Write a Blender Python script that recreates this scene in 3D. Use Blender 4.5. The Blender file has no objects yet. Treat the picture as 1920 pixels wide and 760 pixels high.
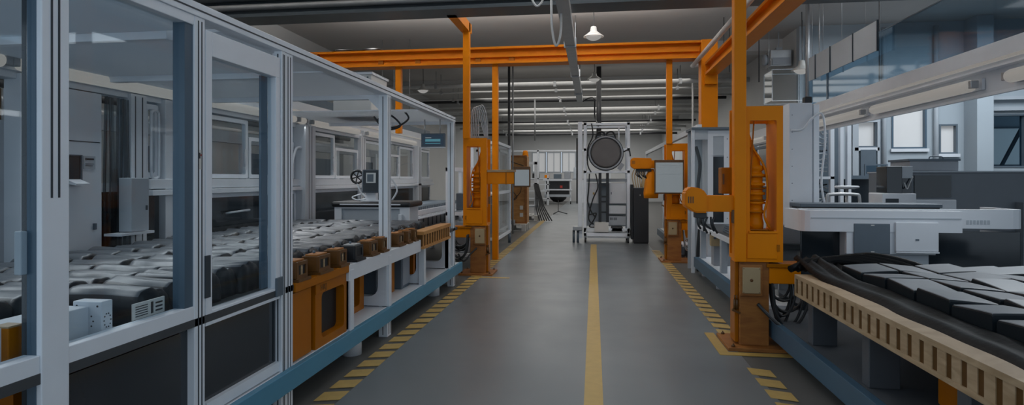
import bpy, bmesh, math, random
from mathutils import Vector, Matrix
R = random.Random(7)
C = bpy.context.scene.collection
PI = math.pi

# ------------------------------------------------------------ camera, world, exposure, large lights
FPX = 1100.0
cam_d = bpy.data.cameras.new('camera'); cam = bpy.data.objects.new('camera', cam_d); C.objects.link(cam)
cam_d.sensor_width = 36.0; cam_d.sensor_fit = 'HORIZONTAL'; cam_d.lens = 36.0 * FPX / 1920
cam_d.shift_y = -(380 - 336) / 1920.0
cam.location = (0, 0, 1.55); cam.rotation_euler = (PI / 2, 0, math.atan(153 / FPX))
cam_d.clip_start = 0.05; cam_d.clip_end = 200
bpy.context.scene.camera = cam
vs = bpy.context.scene.view_settings
vs.view_transform = 'Standard'; vs.look = 'None'; vs.gamma = 1.0; vs.use_curve_mapping = False; vs.exposure = 0.0

wd = bpy.data.worlds.new('world'); bpy.context.scene.world = wd; wd.use_nodes = True
wd.node_tree.nodes['Background'].inputs[0].default_value = (0.72, 0.86, 1.0, 1)
wd.node_tree.nodes['Background'].inputs[1].default_value = 0.70

def area(name, loc, sx, sy, power, col, rot=(0, 0, 0)):
    l = bpy.data.lights.new(name, 'AREA'); l.shape = 'RECTANGLE'; l.size = sx; l.size_y = sy; l.energy = power; l.color = col
    o = bpy.data.objects.new(name, l); C.objects.link(o); o.location = loc; o.rotation_euler = rot
    return o
area('ceiling_light_aisle', (-0.3, 8.5, 4.85), 1.2, 8.0, 36, (0.93, 0.97, 1.0))
area('ceiling_light_hall', (-0.6, 23, 4.6), 7.0, 12.0, 260, (1.0, 0.97, 0.92))
area('ceiling_light_back', (-0.6, 35, 4.6), 8.0, 8.0, 330, (1.0, 0.98, 0.95))
area('ceiling_light_side', (7.5, 10.5, 4.8), 4.0, 4.0, 300, (0.85, 0.93, 1.0))

area('added_fill_girder', (-1.8, 8.22, 4.47), 10.0, 0.3, 300, (1.0, 0.98, 0.95), (PI, 0, 0))  # added fill light without a fitting, brightens the ceiling from below
area('added_fill_gantry', (-1.7, 11.17, 4.12), 7.0, 0.2, 70, (1.0, 0.97, 0.93), (PI, 0, 0))  # second added fill, lifts the ceiling farther back

# ------------------------------------------------------------ materials
def mat(name, col, rough=0.5, metal=0.0, spec=0.5, var=0.12, scale=6.0, bump=0.0, emit=None, estr=0.0, bscale=None):
    m = bpy.data.materials.new(name); m.use_nodes = True
    nt = m.node_tree; b = nt.nodes['Principled BSDF']
    b.inputs['Roughness'].default_value = rough; b.inputs['Metallic'].default_value = metal
    b.inputs['Specular IOR Level'].default_value = spec
    tc = nt.nodes.new('ShaderNodeTexCoord')
    nz = nt.nodes.new('ShaderNodeTexNoise'); nz.inputs['Scale'].default_value = scale; nz.inputs['Detail'].default_value = 4
    nt.links.new(tc.outputs['Object'], nz.inputs['Vector'])
    mx = nt.nodes.new('ShaderNodeMix'); mx.data_type = 'RGBA'
    mx.inputs[6].default_value = (*[c * (1 - var) for c in col], 1); mx.inputs[7].default_value = (*[min(1, c * (1 + var)) for c in col], 1)
    nt.links.new(nz.outputs['Fac'], mx.inputs[0]); nt.links.new(mx.outputs[2], b.inputs['Base Color'])
    if bump:
        n2 = nt.nodes.new('ShaderNodeTexNoise'); n2.inputs['Scale'].default_value = bscale or scale * 4; n2.inputs['Detail'].default_value = 3
        nt.links.new(tc.outputs['Object'], n2.inputs['Vector'])
        bp = nt.nodes.new('ShaderNodeBump'); bp.inputs['Strength'].default_value = bump; bp.inputs['Distance'].default_value = 0.02
        nt.links.new(n2.outputs['Fac'], bp.inputs['Height']); nt.links.new(bp.outputs[0], b.inputs['Normal'])
    if emit:
        b.inputs['Emission Color'].default_value = (*emit, 1); b.inputs['Emission Strength'].default_value = estr
    return m

def wood(name, c1, c2, scale=3.0, rough=0.5):
    m = mat(name, c1, rough); nt = m.node_tree; b = nt.nodes['Principled BSDF']
    tc = nt.nodes.new('ShaderNodeTexCoord'); mp = nt.nodes.new('ShaderNodeMapping'); mp.inputs['Scale'].default_value = (1, 1, 5)
    wv = nt.nodes.new('ShaderNodeTexNoise'); wv.inputs['Scale'].default_value = scale; wv.inputs['Detail'].default_value = 6; wv.inputs['Distortion'].default_value = 1.5
    nt.links.new(tc.outputs['Object'], mp.inputs[0]); nt.links.new(mp.outputs[0], wv.inputs['Vector'])
    rp = nt.nodes.new('ShaderNodeValToRGB'); rp.color_ramp.elements[0].position = 0.35; rp.color_ramp.elements[1].position = 0.65
    rp.color_ramp.elements[0].color = (*c1, 1); rp.color_ramp.elements[1].color = (*c2, 1)
    nt.links.new(wv.outputs['Fac'], rp.inputs[0]); nt.links.new(rp.outputs[0], b.inputs['Base Color'])
    return m

def glass(name, tint, refl=0.9, rough=0.02):
    m = bpy.data.materials.new(name); m.use_nodes = True; nt = m.node_tree
    for n in list(nt.nodes): nt.nodes.remove(n)
    out = nt.nodes.new('ShaderNodeOutputMaterial'); mx = nt.nodes.new('ShaderNodeMixShader')
    tr = nt.nodes.new('ShaderNodeBsdfTransparent'); tr.inputs[0].default_value = (*tint, 1)
    gl = nt.nodes.new('ShaderNodeBsdfGlossy'); gl.inputs['Roughness'].default_value = rough; gl.inputs[0].default_value = (refl, refl, refl, 1)
    lw = nt.nodes.new('ShaderNodeLayerWeight'); lw.inputs[0].default_value = 0.5
    pw = nt.nodes.new('ShaderNodeMath'); pw.operation = 'POWER'; pw.inputs[1].default_value = 4.0
    ma = nt.nodes.new('ShaderNodeMath'); ma.operation = 'MULTIPLY_ADD'; ma.inputs[1].default_value = 0.8; ma.inputs[2].default_value = 0.018
    nt.links.new(lw.outputs['Facing'], pw.inputs[0]); nt.links.new(pw.outputs[0], ma.inputs[0])
    nt.links.new(ma.outputs[0], mx.inputs[0]); nt.links.new(tr.outputs[0], mx.inputs[1]); nt.links.new(gl.outputs[0], mx.inputs[2])
    nt.links.new(mx.outputs[0], out.inputs[0])
    return m

def emis(name, col, s, base=0.5): return mat(name, (base, base, base), 0.4, emit=col, estr=s, var=0.02)

M = dict(
    alu=mat('brushed_aluminium', (0.76, 0.80, 0.85), 0.40, 0.10, var=0.05),
    alublue=mat('blue_anodised_profile', (0.075, 0.12, 0.165), 0.38, 0.2, var=0.08),
    groove=mat('profile_groove', (0.03, 0.04, 0.05), 0.6),
    white=mat('white_powder_coat', (0.66, 0.69, 0.73), 0.42, var=0.05),
    offwhite=mat('off_white_paint', (0.62, 0.61, 0.58), 0.5, var=0.06),
    grey=mat('grey_paint', (0.28, 0.30, 0.33), 0.45, var=0.08),
    panel=mat('grey_panel', (0.40, 0.44, 0.48), 0.5, var=0.05),
    machinegrey=mat('dark_machine_grey', (0.155, 0.175, 0.20), 0.45, var=0.08),
    bedgrey=mat('dark_bed_grey', (0.075, 0.083, 0.095), 0.45, var=0.08),
    slate=mat('slate_paint', (0.10, 0.13, 0.16), 0.45),
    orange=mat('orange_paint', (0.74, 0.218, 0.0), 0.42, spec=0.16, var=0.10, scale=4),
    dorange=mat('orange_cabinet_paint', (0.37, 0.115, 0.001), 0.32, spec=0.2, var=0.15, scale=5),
    owood=wood('orange_stained_wood', (0.28, 0.10, 0.02), (0.38, 0.15, 0.03)),
    plywood=wood('varnished_plywood', (0.40, 0.18, 0.045), (0.52, 0.26, 0.08), 2.0),
    tan=mat('tan_cover', (0.42, 0.31, 0.17), 0.5),
    rib_gap=mat('dark_stained_core', (0.10, 0.045, 0.010), 0.7, spec=0.2),
    brown=mat('brown_terminal', (0.12, 0.050, 0.010), 0.4, var=0.3, scale=10),
    pale=wood('pale_laminate', (0.34, 0.23, 0.125), (0.46, 0.33, 0.20)),
    black=mat('black_rubber', (0.012, 0.013, 0.015), 0.5),
    blackm=mat('black_metal', (0.020, 0.022, 0.025), 0.4),
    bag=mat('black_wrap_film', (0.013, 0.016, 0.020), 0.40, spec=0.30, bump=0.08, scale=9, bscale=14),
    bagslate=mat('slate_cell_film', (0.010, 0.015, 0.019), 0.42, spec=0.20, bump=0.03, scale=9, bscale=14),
    bagtop_sheen=mat('wrap_film_painted_sheen', (0.085, 0.095, 0.108), 0.40, spec=0.5, bump=0.06, scale=9, bscale=14),  # sheen on the black wrap, put into a lighter top colour
    celltop_sheen=mat('cell_film_painted_sheen', (0.125, 0.142, 0.160), 0.40, spec=0.5, bump=0.03, scale=9, bscale=14),  # top sheen of the dark cells painted as a lighter grey
    sheet=mat('black_liner', (0.006, 0.0065, 0.007), 0.5, spec=0.10, bump=0.12, scale=6),
    deck=mat('dark_deck', (0.05, 0.055, 0.06), 0.5),
    blue=mat('blue_rail_paint', (0.07, 0.24, 0.36), 0.4, var=0.08),
    dblue=mat('dark_blue_rail_paint', (0.05, 0.11, 0.17), 0.4, var=0.08),
    darkglass=mat('dark_tinted_panel', (0.016, 0.022, 0.028), 0.12, spec=0.6),
    glass=glass('clear_safety_glass', (0.93, 0.97, 0.99), 0.6),
    glass2=glass('rear_window_glass', (0.94, 0.97, 0.985), 0.6),
    glassd=glass('smoked_partition_glass', (0.52, 0.63, 0.70), 0.9, 0.05),
    film=glass('hanging_plastic_film', (0.55, 0.62, 0.66), 0.8, 0.25),
    steel=mat('galvanised_steel', (0.42, 0.43, 0.44), 0.4, 0.5, var=0.15),
    pipe=mat('white_pipe', (0.66, 0.66, 0.65), 0.45),
    dpipe=mat('dark_pipe', (0.035, 0.036, 0.04), 0.5),
    duct=mat('dark_grey_girder', (0.075, 0.09, 0.10), 0.45, var=0.15),
    wall=mat('plaster_wall', (0.56, 0.57, 0.57), 0.8, var=0.05, scale=1.5),
    ceil=mat('ceiling_board', (0.50, 0.485, 0.47), 0.85, var=0.05, scale=0.8),
    bwall=mat('blue_grey_wall', (0.36, 0.41, 0.45), 0.7, var=0.05, scale=1.5),
    yellow=mat('yellow_floor_paint', (0.50, 0.34, 0.11), 0.5, var=0.2, scale=12),
    yline=mat('yellow_line_paint', (0.50, 0.33, 0.09), 0.4, var=0.15, scale=12),
    tube=emis('fluorescent_diffuser', (1.0, 0.95, 0.88), 0.215, 0.08),
    strip=emis('fluorescent_strip', (1.0, 0.95, 0.88), 0.19, 0.08),
    bulb=emis('lamp_globe', (1.0, 0.98, 0.94), 0.27, 0.03),
    screen=emis('lit_screen', (0.80, 0.93, 1.0), 0.17, 0.10),
    screenblue=emis('dark_blue_screen', (0.10, 0.22, 0.38), 0.10, 0.02),
    screencyan=emis('cyan_screen_window', (0.22, 0.72, 0.90), 0.24, 0.02),
    dayl=emis('daylight_pane', (0.95, 0.98, 1.0), 0.20),
    red=mat('red_mark', (0.45, 0.04, 0.03), 0.5),
    ink=mat('dark_ink', (0.03, 0.03, 0.035), 0.6),
)

def floor_mat():
    m = mat('epoxy_floor', (0.175, 0.193, 0.203), 0.30, spec=0.36, var=0.05, scale=0.9)
    nt = m.node_tree; b = nt.nodes['Principled BSDF']
    tc = nt.nodes.new('ShaderNodeTexCoord'); n = nt.nodes.new('ShaderNodeTexNoise'); n.inputs['Scale'].default_value = 1.6; n.inputs['Detail'].default_value = 5
    nt.links.new(tc.outputs['Object'], n.inputs['Vector'])
    r = nt.nodes.new('ShaderNodeMapRange'); r.inputs[3].default_value = 0.22; r.inputs[4].default_value = 0.44
    nt.links.new(n.outputs['Fac'], r.inputs[0]); nt.links.new(r.outputs[0], b.inputs['Roughness'])
    return m
M['floor'] = floor_mat()
def milky(name, col):
    m = mat(name, col, 0.5, var=0.03); nt = m.node_tree; b = nt.nodes['Principled BSDF']; out = nt.nodes['Material Output']
    tl = nt.nodes.new('ShaderNodeBsdfTranslucent'); tl.inputs[0].default_value = (*col, 1); mx = nt.nodes.new('ShaderNodeMixShader'); mx.inputs[0].default_value = 0.55
    nt.links.new(b.outputs[0], mx.inputs[1]); nt.links.new(tl.outputs[0], mx.inputs[2]); nt.links.new(mx.outputs[0], out.inputs[0]); return m
M['milky'] = milky('milky_roof_panel', (0.72, 0.76, 0.80))
M['drumface'] = mat('drum_face', (0.13, 0.125, 0.125), 0.6)
M['apron'] = mat('dark_floor_apron', (0.105, 0.105, 0.10), 0.5, var=0.15, scale=3)  # floor outside the aisle, a darker tone than the aisle strip

# ------------------------------------------------------------ mesh helpers (all coordinates are world coordinates)
def worldloc(o):
    v = Vector((0, 0, 0))
    while o is not None: v += o.location; o = o.parent
    return v

def rbox2d(x0, x1, y0, y1, r, n=4):
    pts = []
    for cx, cy, a0 in ((x1 - r, y1 - r, 0), (x0 + r, y1 - r, 90), (x0 + r, y0 + r, 180), (x1 - r, y0 + r, 270)):
        for i in range(n + 1):
            a = math.radians(a0 + 90 * i / n); pts.append((cx + r * math.cos(a), cy + r * math.sin(a)))
    return pts

class MB:
    def __init__(s): s.b = bmesh.new()
    def box(s, x0, x1, y0, y1, z0, z1, bev=0.0):
        x0, x1 = sorted((x0, x1)); y0, y1 = sorted((y0, y1)); z0, z1 = sorted((z0, z1))
        v = [s.b.verts.new((x, y, z)) for x in (x0, x1) for y in (y0, y1) for z in (z0, z1)]
        fs = [s.b.faces.new([v[i] for i in f]) for f in ((0, 1, 3, 2), (4, 6, 7, 5), (0, 4, 5, 1), (2, 3, 7, 6), (0, 2, 6, 4), (1, 5, 7, 3))]
        if bev > 0:
            es = list({e for f in fs for e in f.edges})
            bmesh.ops.bevel(s.b, geom=es, offset=min(bev, 0.45 * min(x1 - x0, y1 - y0, z1 - z0)), segments=2, affect='EDGES', profile=0.5)
        return s
    def bar(s, p, q, w, h, up=(0, 0, 1)):
        p, q = Vector(p), Vector(q); d = (q - p).normalized(); u = Vector(up)
        if abs(d.dot(u)) > 0.98: u = Vector((0, 1, 0))
        r = d.cross(u).normalized(); u = r.cross(d)
        v = []
        for c in (p, q):
            for a, b in ((-1, -1), (1, -1), (1, 1), (-1, 1)): v.append(s.b.verts.new(c + r * a * w / 2 + u * b * h / 2))
        for f in ((3, 2, 1, 0), (4, 5, 6, 7), (0, 1, 5, 4), (1, 2, 6, 5), (2, 3, 7, 6), (3, 0, 4, 7)): s.b.faces.new([v[i] for i in f])
        return s
    def tube(s, pts, r, seg=8, smooth=True, sub=6):
        P = [Vector(p) for p in pts]
        if smooth and len(P) > 2:
            Q = []
            for i in range(len(P) - 1):
                a, b, c, d = P[max(i - 1, 0)], P[i], P[i + 1], P[min(i + 2, len(P) - 1)]
                for k in range(sub):
                    t = k / sub
                    Q.append(0.5 * ((2 * b) + (c - a) * t + (2 * a - 5 * b + 4 * c - d) * t * t + (3 * b - a - 3 * c + d) * t ** 3))
            Q.append(P[-1]); P = Q
        rings = []; prev = None
        for i, p in enumerate(P):
            d = (P[min(i + 1, len(P) - 1)] - P[max(i - 1, 0)]).normalized()
            if prev is None:
                u = Vector((0, 0, 1)) if abs(d.z) < 0.9 else Vector((1, 0, 0))
            else: u = prev
            u = (u - d * u.dot(d)).normalized(); prev = u; w = d.cross(u)
            rings.append([s.b.verts.new(p + (u * math.cos(2 * PI * k / seg) + w * math.sin(2 * PI * k / seg)) * r) for k in range(seg)])
        for a, b in zip(rings, rings[1:]):
            for k in range(seg):
                f = s.b.faces.new((a[k], a[(k + 1) % seg], b[(k + 1) % seg], b[k])); f.smooth = True
        s.b.faces.new(rings[0][::-1]); s.b.faces.new(rings[-1])
        return s
    def cyl(s, p, q, r, seg=16): return s.tube((p, q), r, seg, smooth=False)
    def lathe(s, c, prof, axis='z', seg=24, ring_=False):
        rings = []
        for r, t in prof:
            ring = []
            for k in range(seg):
                a = 2 * PI * k / seg; x, y = r * math.cos(a), r * math.sin(a)
                o = {'z': (x, y, t), 'y': (x, t, y), 'x': (t, x, y)}[axis]
                ring.append(s.b.verts.new(Vector(c) + Vector(o)))
            rings.append(ring)
        for a, b in zip(rings, rings[1:] + ([rings[0]] if ring_ else [])):
            for k in range(seg):
                f = s.b.faces.new((a[k], a[(k + 1) % seg], b[(k + 1) % seg], b[k])); f.smooth = True
        if not ring_: s.b.faces.new(rings[0][::-1]); s.b.faces.new(rings[-1])
        return s
    def prism(s, poly, axis, t0, t1):
        def at(p, t): return {'z': (p[0], p[1], t), 'y': (p[0], t, p[1]), 'x': (t, p[0], p[1])}[axis]
        a = [s.b.verts.new(at(p, t0)) for p in poly]; b = [s.b.verts.new(at(p, t1)) for p in poly]
        s.b.faces.new(a); s.b.faces.new(b[::-1])
        n = len(poly)
        for i in range(n): s.b.faces.new((a[i], b[i], b[(i + 1) % n], a[(i + 1) % n]))
        return s
    def frame(s, outer, inner, axis, t0, t1):
        """plate with a hole: outer and inner are outlines with the same number of points"""
        def at(p, t): return {'z': (p[0], p[1], t), 'y': (p[0], t, p[1]), 'x': (t, p[0], p[1])}[axis]
        V = [[s.b.verts.new(at(p, t)) for p in o] for o in (outer, inner) for t in (t0, t1)]
        n = len(outer)
        for i in range(n):
            j = (i + 1) % n
            s.b.faces.new((V[0][i], V[0][j], V[2][j], V[2][i])); s.b.faces.new((V[1][i], V[3][i], V[3][j], V[1][j]))
            s.b.faces.new((V[0][i], V[1][i], V[1][j], V[0][j])); s.b.faces.new((V[2][i], V[2][j], V[3][j], V[3][i]))
        return s
    def rframe(s, a0, a1, b0, b1, w, axis, t0, t1, r=0.002, ri=None):
        w = w if isinstance(w, tuple) else (w, w, w, w)          # left right bottom top
        return s.frame(rbox2d(a0, a1, b0, b1, r), rbox2d(a0 + w[0], a1 - w[1], b0 + w[2], b1 - w[3], ri or r), axis, t0, t1)
    def build(s, name, m, parent=None):
        bmesh.ops.recalc_face_normals(s.b, faces=s.b.faces)
        if parent is not None: off = worldloc(parent)
        else:
            xs = [v.co for v in s.b.verts]
            off = Vector(((min(c.x for c in xs) + max(c.x for c in xs)) / 2, (min(c.y for c in xs) + max(c.y for c in xs)) / 2, min(c.z for c in xs)))
        bmesh.ops.translate(s.b, verts=s.b.verts, vec=-off)
        me = bpy.data.meshes.new(name); s.b.to_mesh(me); s.b.free()
        me.materials.append(M[m] if isinstance(m, str) else m)
        o = bpy.data.objects.new(name, me); C.objects.link(o)
        if parent is not None: o.parent = parent
        else: o.location = off
        return o

def tag(o, label, cat, group=None, kind=None):
    o['label'] = label; o['category'] = cat
    if group: o['group'] = group
    if kind: o['kind'] = kind
    return o
def thing(name, label, cat, loc, group=None):
    o = bpy.data.objects.new(name, None); C.objects.link(o); o.location = loc; o.empty_display_size = 0.1
    return tag(o, label, cat, group)
def struct(name, mb, m, parent=None):
    o = mb.build(name, m, parent)
    if parent is None: o['kind'] = 'structure'
    return o
def bx(name, m, parent, *a, bev=0.0): return MB().box(*a, bev=bev).build(name, m, parent)
def copy_tree(o, parent=None, off=None):
    c = o.copy(); C.objects.link(c); c.parent = parent
    if off is not None: c.location = o.location + Vector(off)
    for ch in list(o.children): copy_tree(ch, c)
    return c
def relabel(o, label): o['label'] = label; return o
def text(name, body, size, m, parent, loc, rot, depth=0.002):
    cu = bpy.data.curves.new('lettering', 'FONT'); cu.body = body; cu.size = size; cu.extrude = depth; cu.align_x = 'CENTER'; cu.align_y = 'CENTER'
    t = bpy.data.objects.new('lettering', cu); C.objects.link(t)
    dg = bpy.context.evaluated_depsgraph_get(); me = bpy.data.meshes.new_from_object(t.evaluated_get(dg))
    bpy.data.objects.remove(t)
    me.transform(Matrix.Translation(Vector(loc) - worldloc(parent)) @ Matrix.Rotation(rot[2], 4, 'Z') @ Matrix.Rotation(rot[0], 4, 'X'))
    me.materials.clear(); me.materials.append(M[m]); o = bpy.data.objects.new(name, me); C.objects.link(o); o.parent = parent
    return o

# ------------------------------------------------------------ the setting
XL, XR, YF = -7.0, 13.0, 41.0
struct('floor', MB().box(XL, XR, -1.5, YF, -0.2, 0.0), 'apron')
struct('floor_aisle', MB().box(-1.76, 1.28, -1.5, YF - 0.1, 0.0, 0.004), 'floor')
struct('ceiling', MB().box(XL - 0.2, XR, 2.0, YF, 5.0, 5.2), 'ceil')
struct('wall_left', MB().box(XL - 0.2, XL, -1.5, YF, 0, 5.0), 'wall')
struct('wall_right', MB().box(XR, XR + 0.2, -1.5, 14.2, 0, 5.0), 'bwall')
# far wall with three windows
wy = YF
struct('wall_far', MB().box(XL, 4.6, wy, wy + 0.2, 0, 2.0).box(XL, 4.6, wy, wy + 0.2, 3.45, 5.0).box(XL, -4.3, wy, wy + 0.2, 2.0, 3.45).box(-1.2, 4.6, wy, wy + 0.2, 2.0, 3.45), 'wall')
for i, x in enumerate((-4.3, -3.25, -2.2)):
    w = struct('window_%d' % (i + 1), MB().rframe(x, x + 1.0, 2.0, 3.45, 0.07, 'y', wy - 0.02, wy + 0.12), 'panel')
    bx('pane', 'dayl', w, x + 0.05, x + 0.95, wy + 0.06, wy + 0.07, 2.05, 3.40)
    bx('glazing_bar', 'panel', w, x + 0.48, x + 0.52, wy - 0.01, wy + 0.05, 2.05, 3.40)
struct('wall_hall_right', MB().box(4.6, 4.75, 14.2, YF, 0, 5.0), 'wall')
# side room back wall at Y=14 with its openings
ry = 14.0
op = [(5.77, 6.22, 2.25, 2.85), (6.52, 7.23, 2.22, 3.45), (7.48, 7.85, 2.1, 2.75), (8.38, 9.2, 1.8, 2.95), (9.35, 10.0, 1.4, 2.95)]
mb = MB(); xs = [4.6]
for o in op:
    mb.box(xs[-1], o[0], ry, ry + 0.2, 0, 5.0); mb.box(o[0], o[1], ry, ry + 0.2, 0, o[2]); mb.box(o[0], o[1], ry, ry + 0.2, o[3], 5.0); xs.append(o[1])
mb.box(xs[-1], XR, ry, ry + 0.2, 0, 5.0)
struct('wall_side_room', mb, 'bwall')
for i, o in enumerate(op):
    w = struct('window_%d' % (i + 4), MB().rframe(o[0], o[1], o[2], o[3], 0.035, 'y', ry - 0.02, ry + 0.12), 'slate' if i != 1 else 'alublue')
    if i < 3:
        bx('pane', 'dayl', w, o[0] + 0.02, o[1] - 0.02, ry + 0.08, ry + 0.09, o[2] + 0.02, o[3] - 0.02)
        bx('window_sill', 'white', w, o[0] - 0.03, o[1] + 0.03, ry - 0.06, ry - 0.02, o[2] - 0.07, o[2])
    else:
        bx('pane', 'glassd', w, o[0] + 0.02, o[1] - 0.02, ry + 0.08, ry + 0.09, o[2] + 0.02, o[3] - 0.02)
struct('wall_annex', MB().box(7.5, XR, 18, 18.2, 0, 5.0), 'bwall')
w = struct('window_9', MB().rframe(10.4, 12.6, 1.9, 3.0, 0.05, 'y', 17.95, 18.05), 'slate')
bx('pane', 'dayl', w, 10.43, 12.57, 17.99, 18.0, 1.93, 2.97)
b = MB().bar((8.75, 15.5, 0.0), (10.3, 15.5, 3.2), 0.06, 0.06).build('leaning_bar', 'slate'); tag(b, 'dark sloping bar seen through the right-hand room window', 'bar')
struct('trim_1', MB().box(7.98, 8.3, 13.55, 14.0, 0, 5.0, bev=0.01), 'bwall')                    # pilaster
struct('trim_2', MB().box(4.75, 4.82, 13.9, 14.0, 0, 5.0), 'panel')
struct('trim_3', MB().cyl((6.35, 13.95, 0.9), (6.35, 13.95, 4.9), 0.045), 'panel')
struct('trim_4', MB().cyl((7.4, 13.95, 0.9), (7.4, 13.95, 4.9), 0.05), 'panel')
struct('trim_5', MB().box(8.3, 9.6, 13.9, 14.0, 3.02, 3.10).box(8.3, 9.6, 13.85, 14.0, 3.25, 3.32), 'panel')
d = struct('door_1', MB().box(5.86, 6.18, 13.93, 13.99, 0, 2.2, bev=0.004), 'slate')
bx('door_handle', 'steel', d, 5.89, 5.91, 13.87, 13.93, 1.0, 1.12)
struct('trim_6', MB().rframe(5.70, 6.26, 0, 2.86, (0.12, 0.05, 0.001, 0.05), 'y', 13.94, 14.0), 'panel')
# ceiling beams across the hall
for i, (y, z, t) in enumerate(((15.2, 4.72, 0.5), (20.0, 4.82, 0.3), (26.0, 4.8, 0.35), (33.0, 4.8, 0.35))):
    struct('trim_%d' % (i + 7), MB().box(XL, 4.6 if y > 15 else XR, y, y + t, z, 5.0), 'wall')
struct('trim_11', MB().box(XL, XL + 0.25, 15.2, 15.7, 0, 4.72), 'wall')

# floor markings
b = MB().box(-0.066, 0.066, 0.5, 14.0, 0.004, 0.006).build('aisle_line', 'yline'); tag(b, 'long yellow painted line down the middle of the aisle floor', 'floor line')
b = MB().box(-0.066, 0.066, 15.6, 40, 0.004, 0.006)
b.b.free()
def dash(x0, x1, y, sk, m='yellow'):
    return MB().prism([(x0, y), (x1, y + sk), (x1, y + sk + 0.17), (x0, y + 0.17)], 'z', 0.004, 0.007).build('floor_dash', m)
pl = dash(-1.93, -1.76, 2.6, 0.05); tag(pl, 'short yellow dash in the hazard edge on the left side of the aisle', 'floor dash', 'yellow dashes along the left aisle edge')
for i in range(1, 78):
    copy_tree(pl, None, (0, 0.25 * i, 0))
pr = dash(1.24, 1.41, 2.6, -0.05); tag(pr, 'short yellow dash in the hazard edge on the right side of the aisle', 'floor dash', 'yellow dashes along the right aisle edge')
for i in range(1, 42):
    if 10 <= i <= 13: continue
    copy_tree(pr, None, (0, 0.25 * i, 0))
b = MB().prism([(1.10, 5.35), (1.85, 5.35), (1.85, 5.44), (1.19, 5.44), (1.19, 6.1), (1.10, 6.1)], 'z', 0.004, 0.009).build('corner_marking', 'yline'); tag(b, 'yellow painted outline around the foot of the nearest orange column', 'floor line')
b = MB().box(-1.86, -1.30, 9.02, 9.10, 0.004, 0.008).build('corner_marking', 'yline'); tag(b, 'short yellow bar painted in front of the left orange column', 'floor line')

# ------------------------------------------------------------ overhead girders, cranes, pipes, lamps
def spanning(name, mbx, m, label, cat, group=None): return tag(mbx.build(name, m), label, cat, group)
g = thing('girder', 'dark grey ribbed steel girder spanning the hall at the top', 'girder', (0, 8.2, 3.9))
MB().box(XL, XR, 8.0, 8.45, 3.93, 3.98).box(XL, XR, 8.0, 8.45, 4.36, 4.42).box(XL, XR, 8.18, 8.27, 3.98, 4.36).build('flange_beam', 'duct', g)
MB().cyl((XL, 8.06, 4.09), (XR, 8.06, 4.09), 0.045).build('conduit', 'steel', g)
MB().cyl((XL, 8.06, 4.25), (XR, 8.06, 4.25), 0.07).build('conduit', 'duct', g)
# orange gantry
ga = thing('gantry_crane', 'orange steel gantry beam crossing the aisle with posts below', 'gantry', (0, 11.2, 0))
MB().box(-5.7, 2.22, 11.0, 11.34, 4.03, 4.07).box(-5.7, 2.22, 11.0, 11.34, 3.75, 3.79).box(-5.6, 2.2, 11.12, 11.22, 3.79, 4.03).box(-5.4, 1.9, 11.05, 11.12, 3.88, 3.92).build('beam', 'orange', ga)
bx('column', 'orange', ga, 1.93, 2.22, 10.98, 11.28, 0.0, 4.08, bev=0.012)
bx('end_bracket', 'orange', ga, 1.98, 2.2, 10.9, 10.99, 3.25, 3.60, bev=0.01)
bx('post', 'orange', ga, -3.86, -3.75, 11.1, 11.22, 2.45, 3.77, bev=0.006)
bx('post', 'orange', ga, -1.93, -1.82, 11.1, 11.22, 0, 3.77, bev=0.006)
MB().box(-5.55, -5.43, 10.99, 11.34, 3.62, 4.05).build('end_stop', 'dorange', ga)
MB().tube([(-5.2, 11.1, 4.07), (-5.0, 11.1, 4.13), (-4.6, 11.1, 4.10), (-4.3, 11.1, 4.14), (-4.1, 11.1, 4.07)], 0.018).build('cable', 'black', ga)
for x in (-4.15, -3.4, -2.2, -1.55): bx('bolt_plate', 'dorange', ga, x - 0.05, x + 0.05, 11.08, 11.14, 3.78, 3.90)
ru = thing('runway_beam', 'sloping-looking orange crane runway beam overhead on the right', 'crane beam', (2.1, 7, 3.42))
MB().box(1.98, 2.20, 2.2, 10.9, 3.42, 3.46).box(1.98, 2.20, 2.2, 10.9, 3.60, 3.64).box(2.06, 2.12, 2.2, 10.9, 3.46, 3.60).build('beam', 'orange', ru)
for y in (3.0, 7.0): MB().cyl((2.09, y, 3.62), (2.09, y, 5.0), 0.012, 6).build('hanger_rod', 'steel', ru)
spanning('crane_beam', MB().box(-2.12, -1.98, 8.3, 9.45, 3.93, 4.08), 'orange', 'short orange overhead beam joining the left column top to the girder', 'crane beam')
p = thing('air_pipe', 'white air pipe running beside the orange runway beam', 'pipe', (2.0, 7, 3.8))
MB().cyl((1.86, 2.2, 3.70), (1.86, 11.5, 3.70), 0.04).build('pipe_run', 'pipe', p)
MB().tube([(1.86, 11.5, 3.70), (2.05, 11.55, 3.72), (2.28, 11.55, 3.68), (2.28, 11.55, 3.5), (2.28, 11.55, 2.4)], 0.035).build('pipe_drop', 'pipe', p)
for y in (4, 7.6): MB().cyl((1.86, y, 3.8), (1.86, y, 5.0), 0.01, 6).build('hanger_rod', 'steel', p)
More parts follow.
